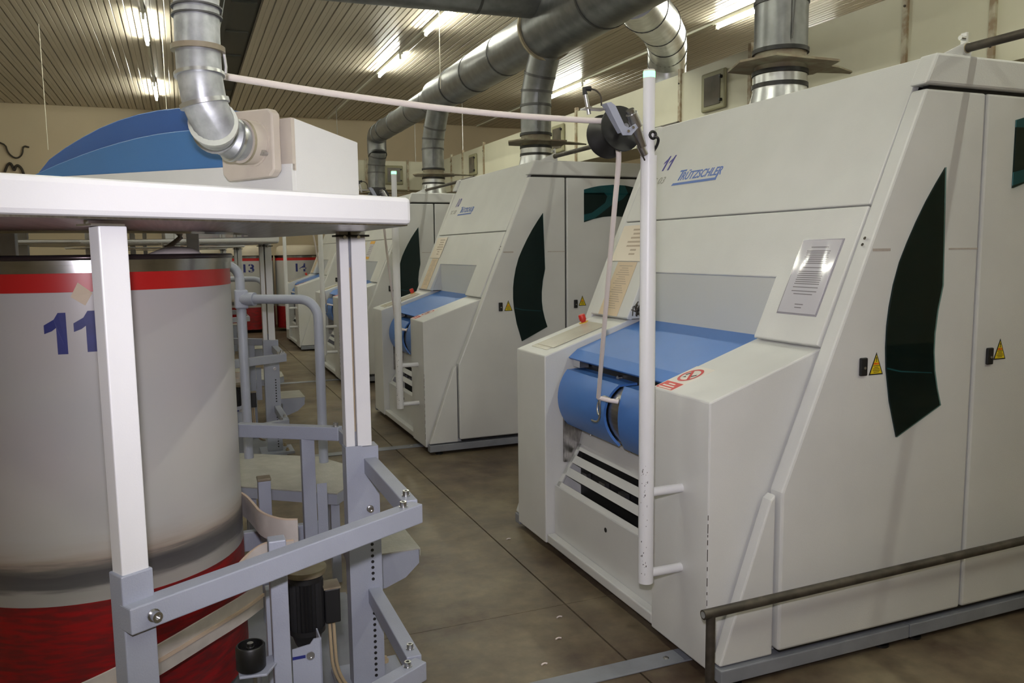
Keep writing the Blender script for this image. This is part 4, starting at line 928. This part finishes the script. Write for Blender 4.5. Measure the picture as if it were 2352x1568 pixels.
# ------------------------------------------------------------------ raised step with grey tubular handrail, between coilers
def platform(dx, dy, label):
    t = thing('step_platform', (.4+dx, 4.1+dy, 0), label, 'step platform', 'step platforms between coilers')
    poly = [(.19, 3.95), (.60, 3.64), (.73, 3.82), (.74, 4.12), (.63, 4.36), (.24, 4.62), (.14, 4.5)]
    poly = [(a+dx, b+dy) for a, b in poly]
    MB().xy(poly, .445, .45).build('tread_plate', 'checker', t)
    MB().xy(poly, .395, .444).build('tread_edge', 'paint_grey', t)
    for q in ((.25, 4.0), (.6, 3.72), (.64, 4.28), (.27, 4.5)): MB().box(q[0]-.02+dx, q[0]+.02+dx, q[1]-.02+dy, q[1]+.02+dy, 0, .394).build('leg', 'paint_grey', t)
    a, b = V(.277+dx, 4.49+dy, .45), V(.635+dx, 4.23+dy, .45)
    r = .0245
    MB().tube([a, a+V(-.002, 0, .93)] + arc(a+V(-.077, .02, .965), .075, 0, math.pi/2, 8, (1, -.1, 0), (0, 0, 1)) + [a+V(-.25, .06, 1.04)], r, 16).build('rail_tube', 'paint_grey', t, 60)
    j = a + V(0, 0, .86); d = (b-a); d.z = 0; L = d.length; d.normalize()
    MB().tube([j] + [j + d*(L-.12)] + arc(j + d*(L-.1) - V(0, 0, .1), .1, math.pi/2, 0, 8, d, (0, 0, 1)) + [b], r, 16).build('rail_tube', 'paint_grey', t, 60)
    MB().bar(j - V(0, 0, .05), j + V(0, 0, .05), .068, .068, (1, 0, 0)).build('rail_clamp', 'paint_grey', t, bevel=.008)
    MB().tube([j, j+d*.08], .036, 14).build('rail_clamp', 'paint_grey', t, 60)
    return t
platform(0, 0, 'grey handrail and tread plate step behind the foreground coiler')
platform(.06, PITCH_Y, 'grey handrail and step behind the second coiler')

# ------------------------------------------------------------------ pipe railing, floor covers, lint
rl = thing('pipe_railing', (1.56, 2.1, 0), 'dark bare pipe railing along the side of machine 11', 'railing')
MB().tube([(1.515, 2.10, .358), (3.6, 2.10, .39)], .0165, 16).build('rail', 'pipe_dark', rl, 60)
MB().tube([(1.545, 2.10, 0), (1.545, 2.10, .36)], .0155, 16).build('upright', 'pipe_dark', rl, 60)
MB().tube([(3.3, 2.10, 0), (3.3, 2.10, .38)], .0155, 16).build('upright', 'pipe_dark', rl, 60)
MB().lathe([(.011, 0), (.011, .0012)], (1.515, 2.10, .358), (-1, 0, 0), 14).build('open_end', 'galv', rl)
for k, l in ((0, 'flat grey cable cover on the floor at the foot of machine 11'), (1, 'flat grey cable cover on the floor before machine 10'), (2, 'flat grey cable cover on the floor before the third machine')):
    y = 2.475+3.68*k
    o = MB().box(.55, 1.95, y-.045, y+.045, 0, .006).build('floor_cover', 'paint_base', None, bevel=.002); tag(o, l, 'floor cover', 'cable covers across the aisle')
    for xx in (.9, 1.62): MB().lathe([(.012, 0), (.008, .004)], (xx, y, .006), n=10).build('screw', 'steel', o)
for (lx, ly, l) in ((1.315, 2.78, 'tuft of white lint on the floor near the cable cover'), (1.40, 2.95, 'small tuft of white lint near the floor joint'), (1.18, 2.62, 'white lint scrap nearest the camera on the floor'), (1.55, 3.9, 'thin lint thread on the aisle floor')):
    pts = smoothpoly([(lx-.013, ly, .003), (lx, ly+.006, .005), (lx+.012, ly+.002, .003)])
    tag(MB().tube(pts, .0032, 6).build('lint', 'cotton', None, 60), l, 'lint')
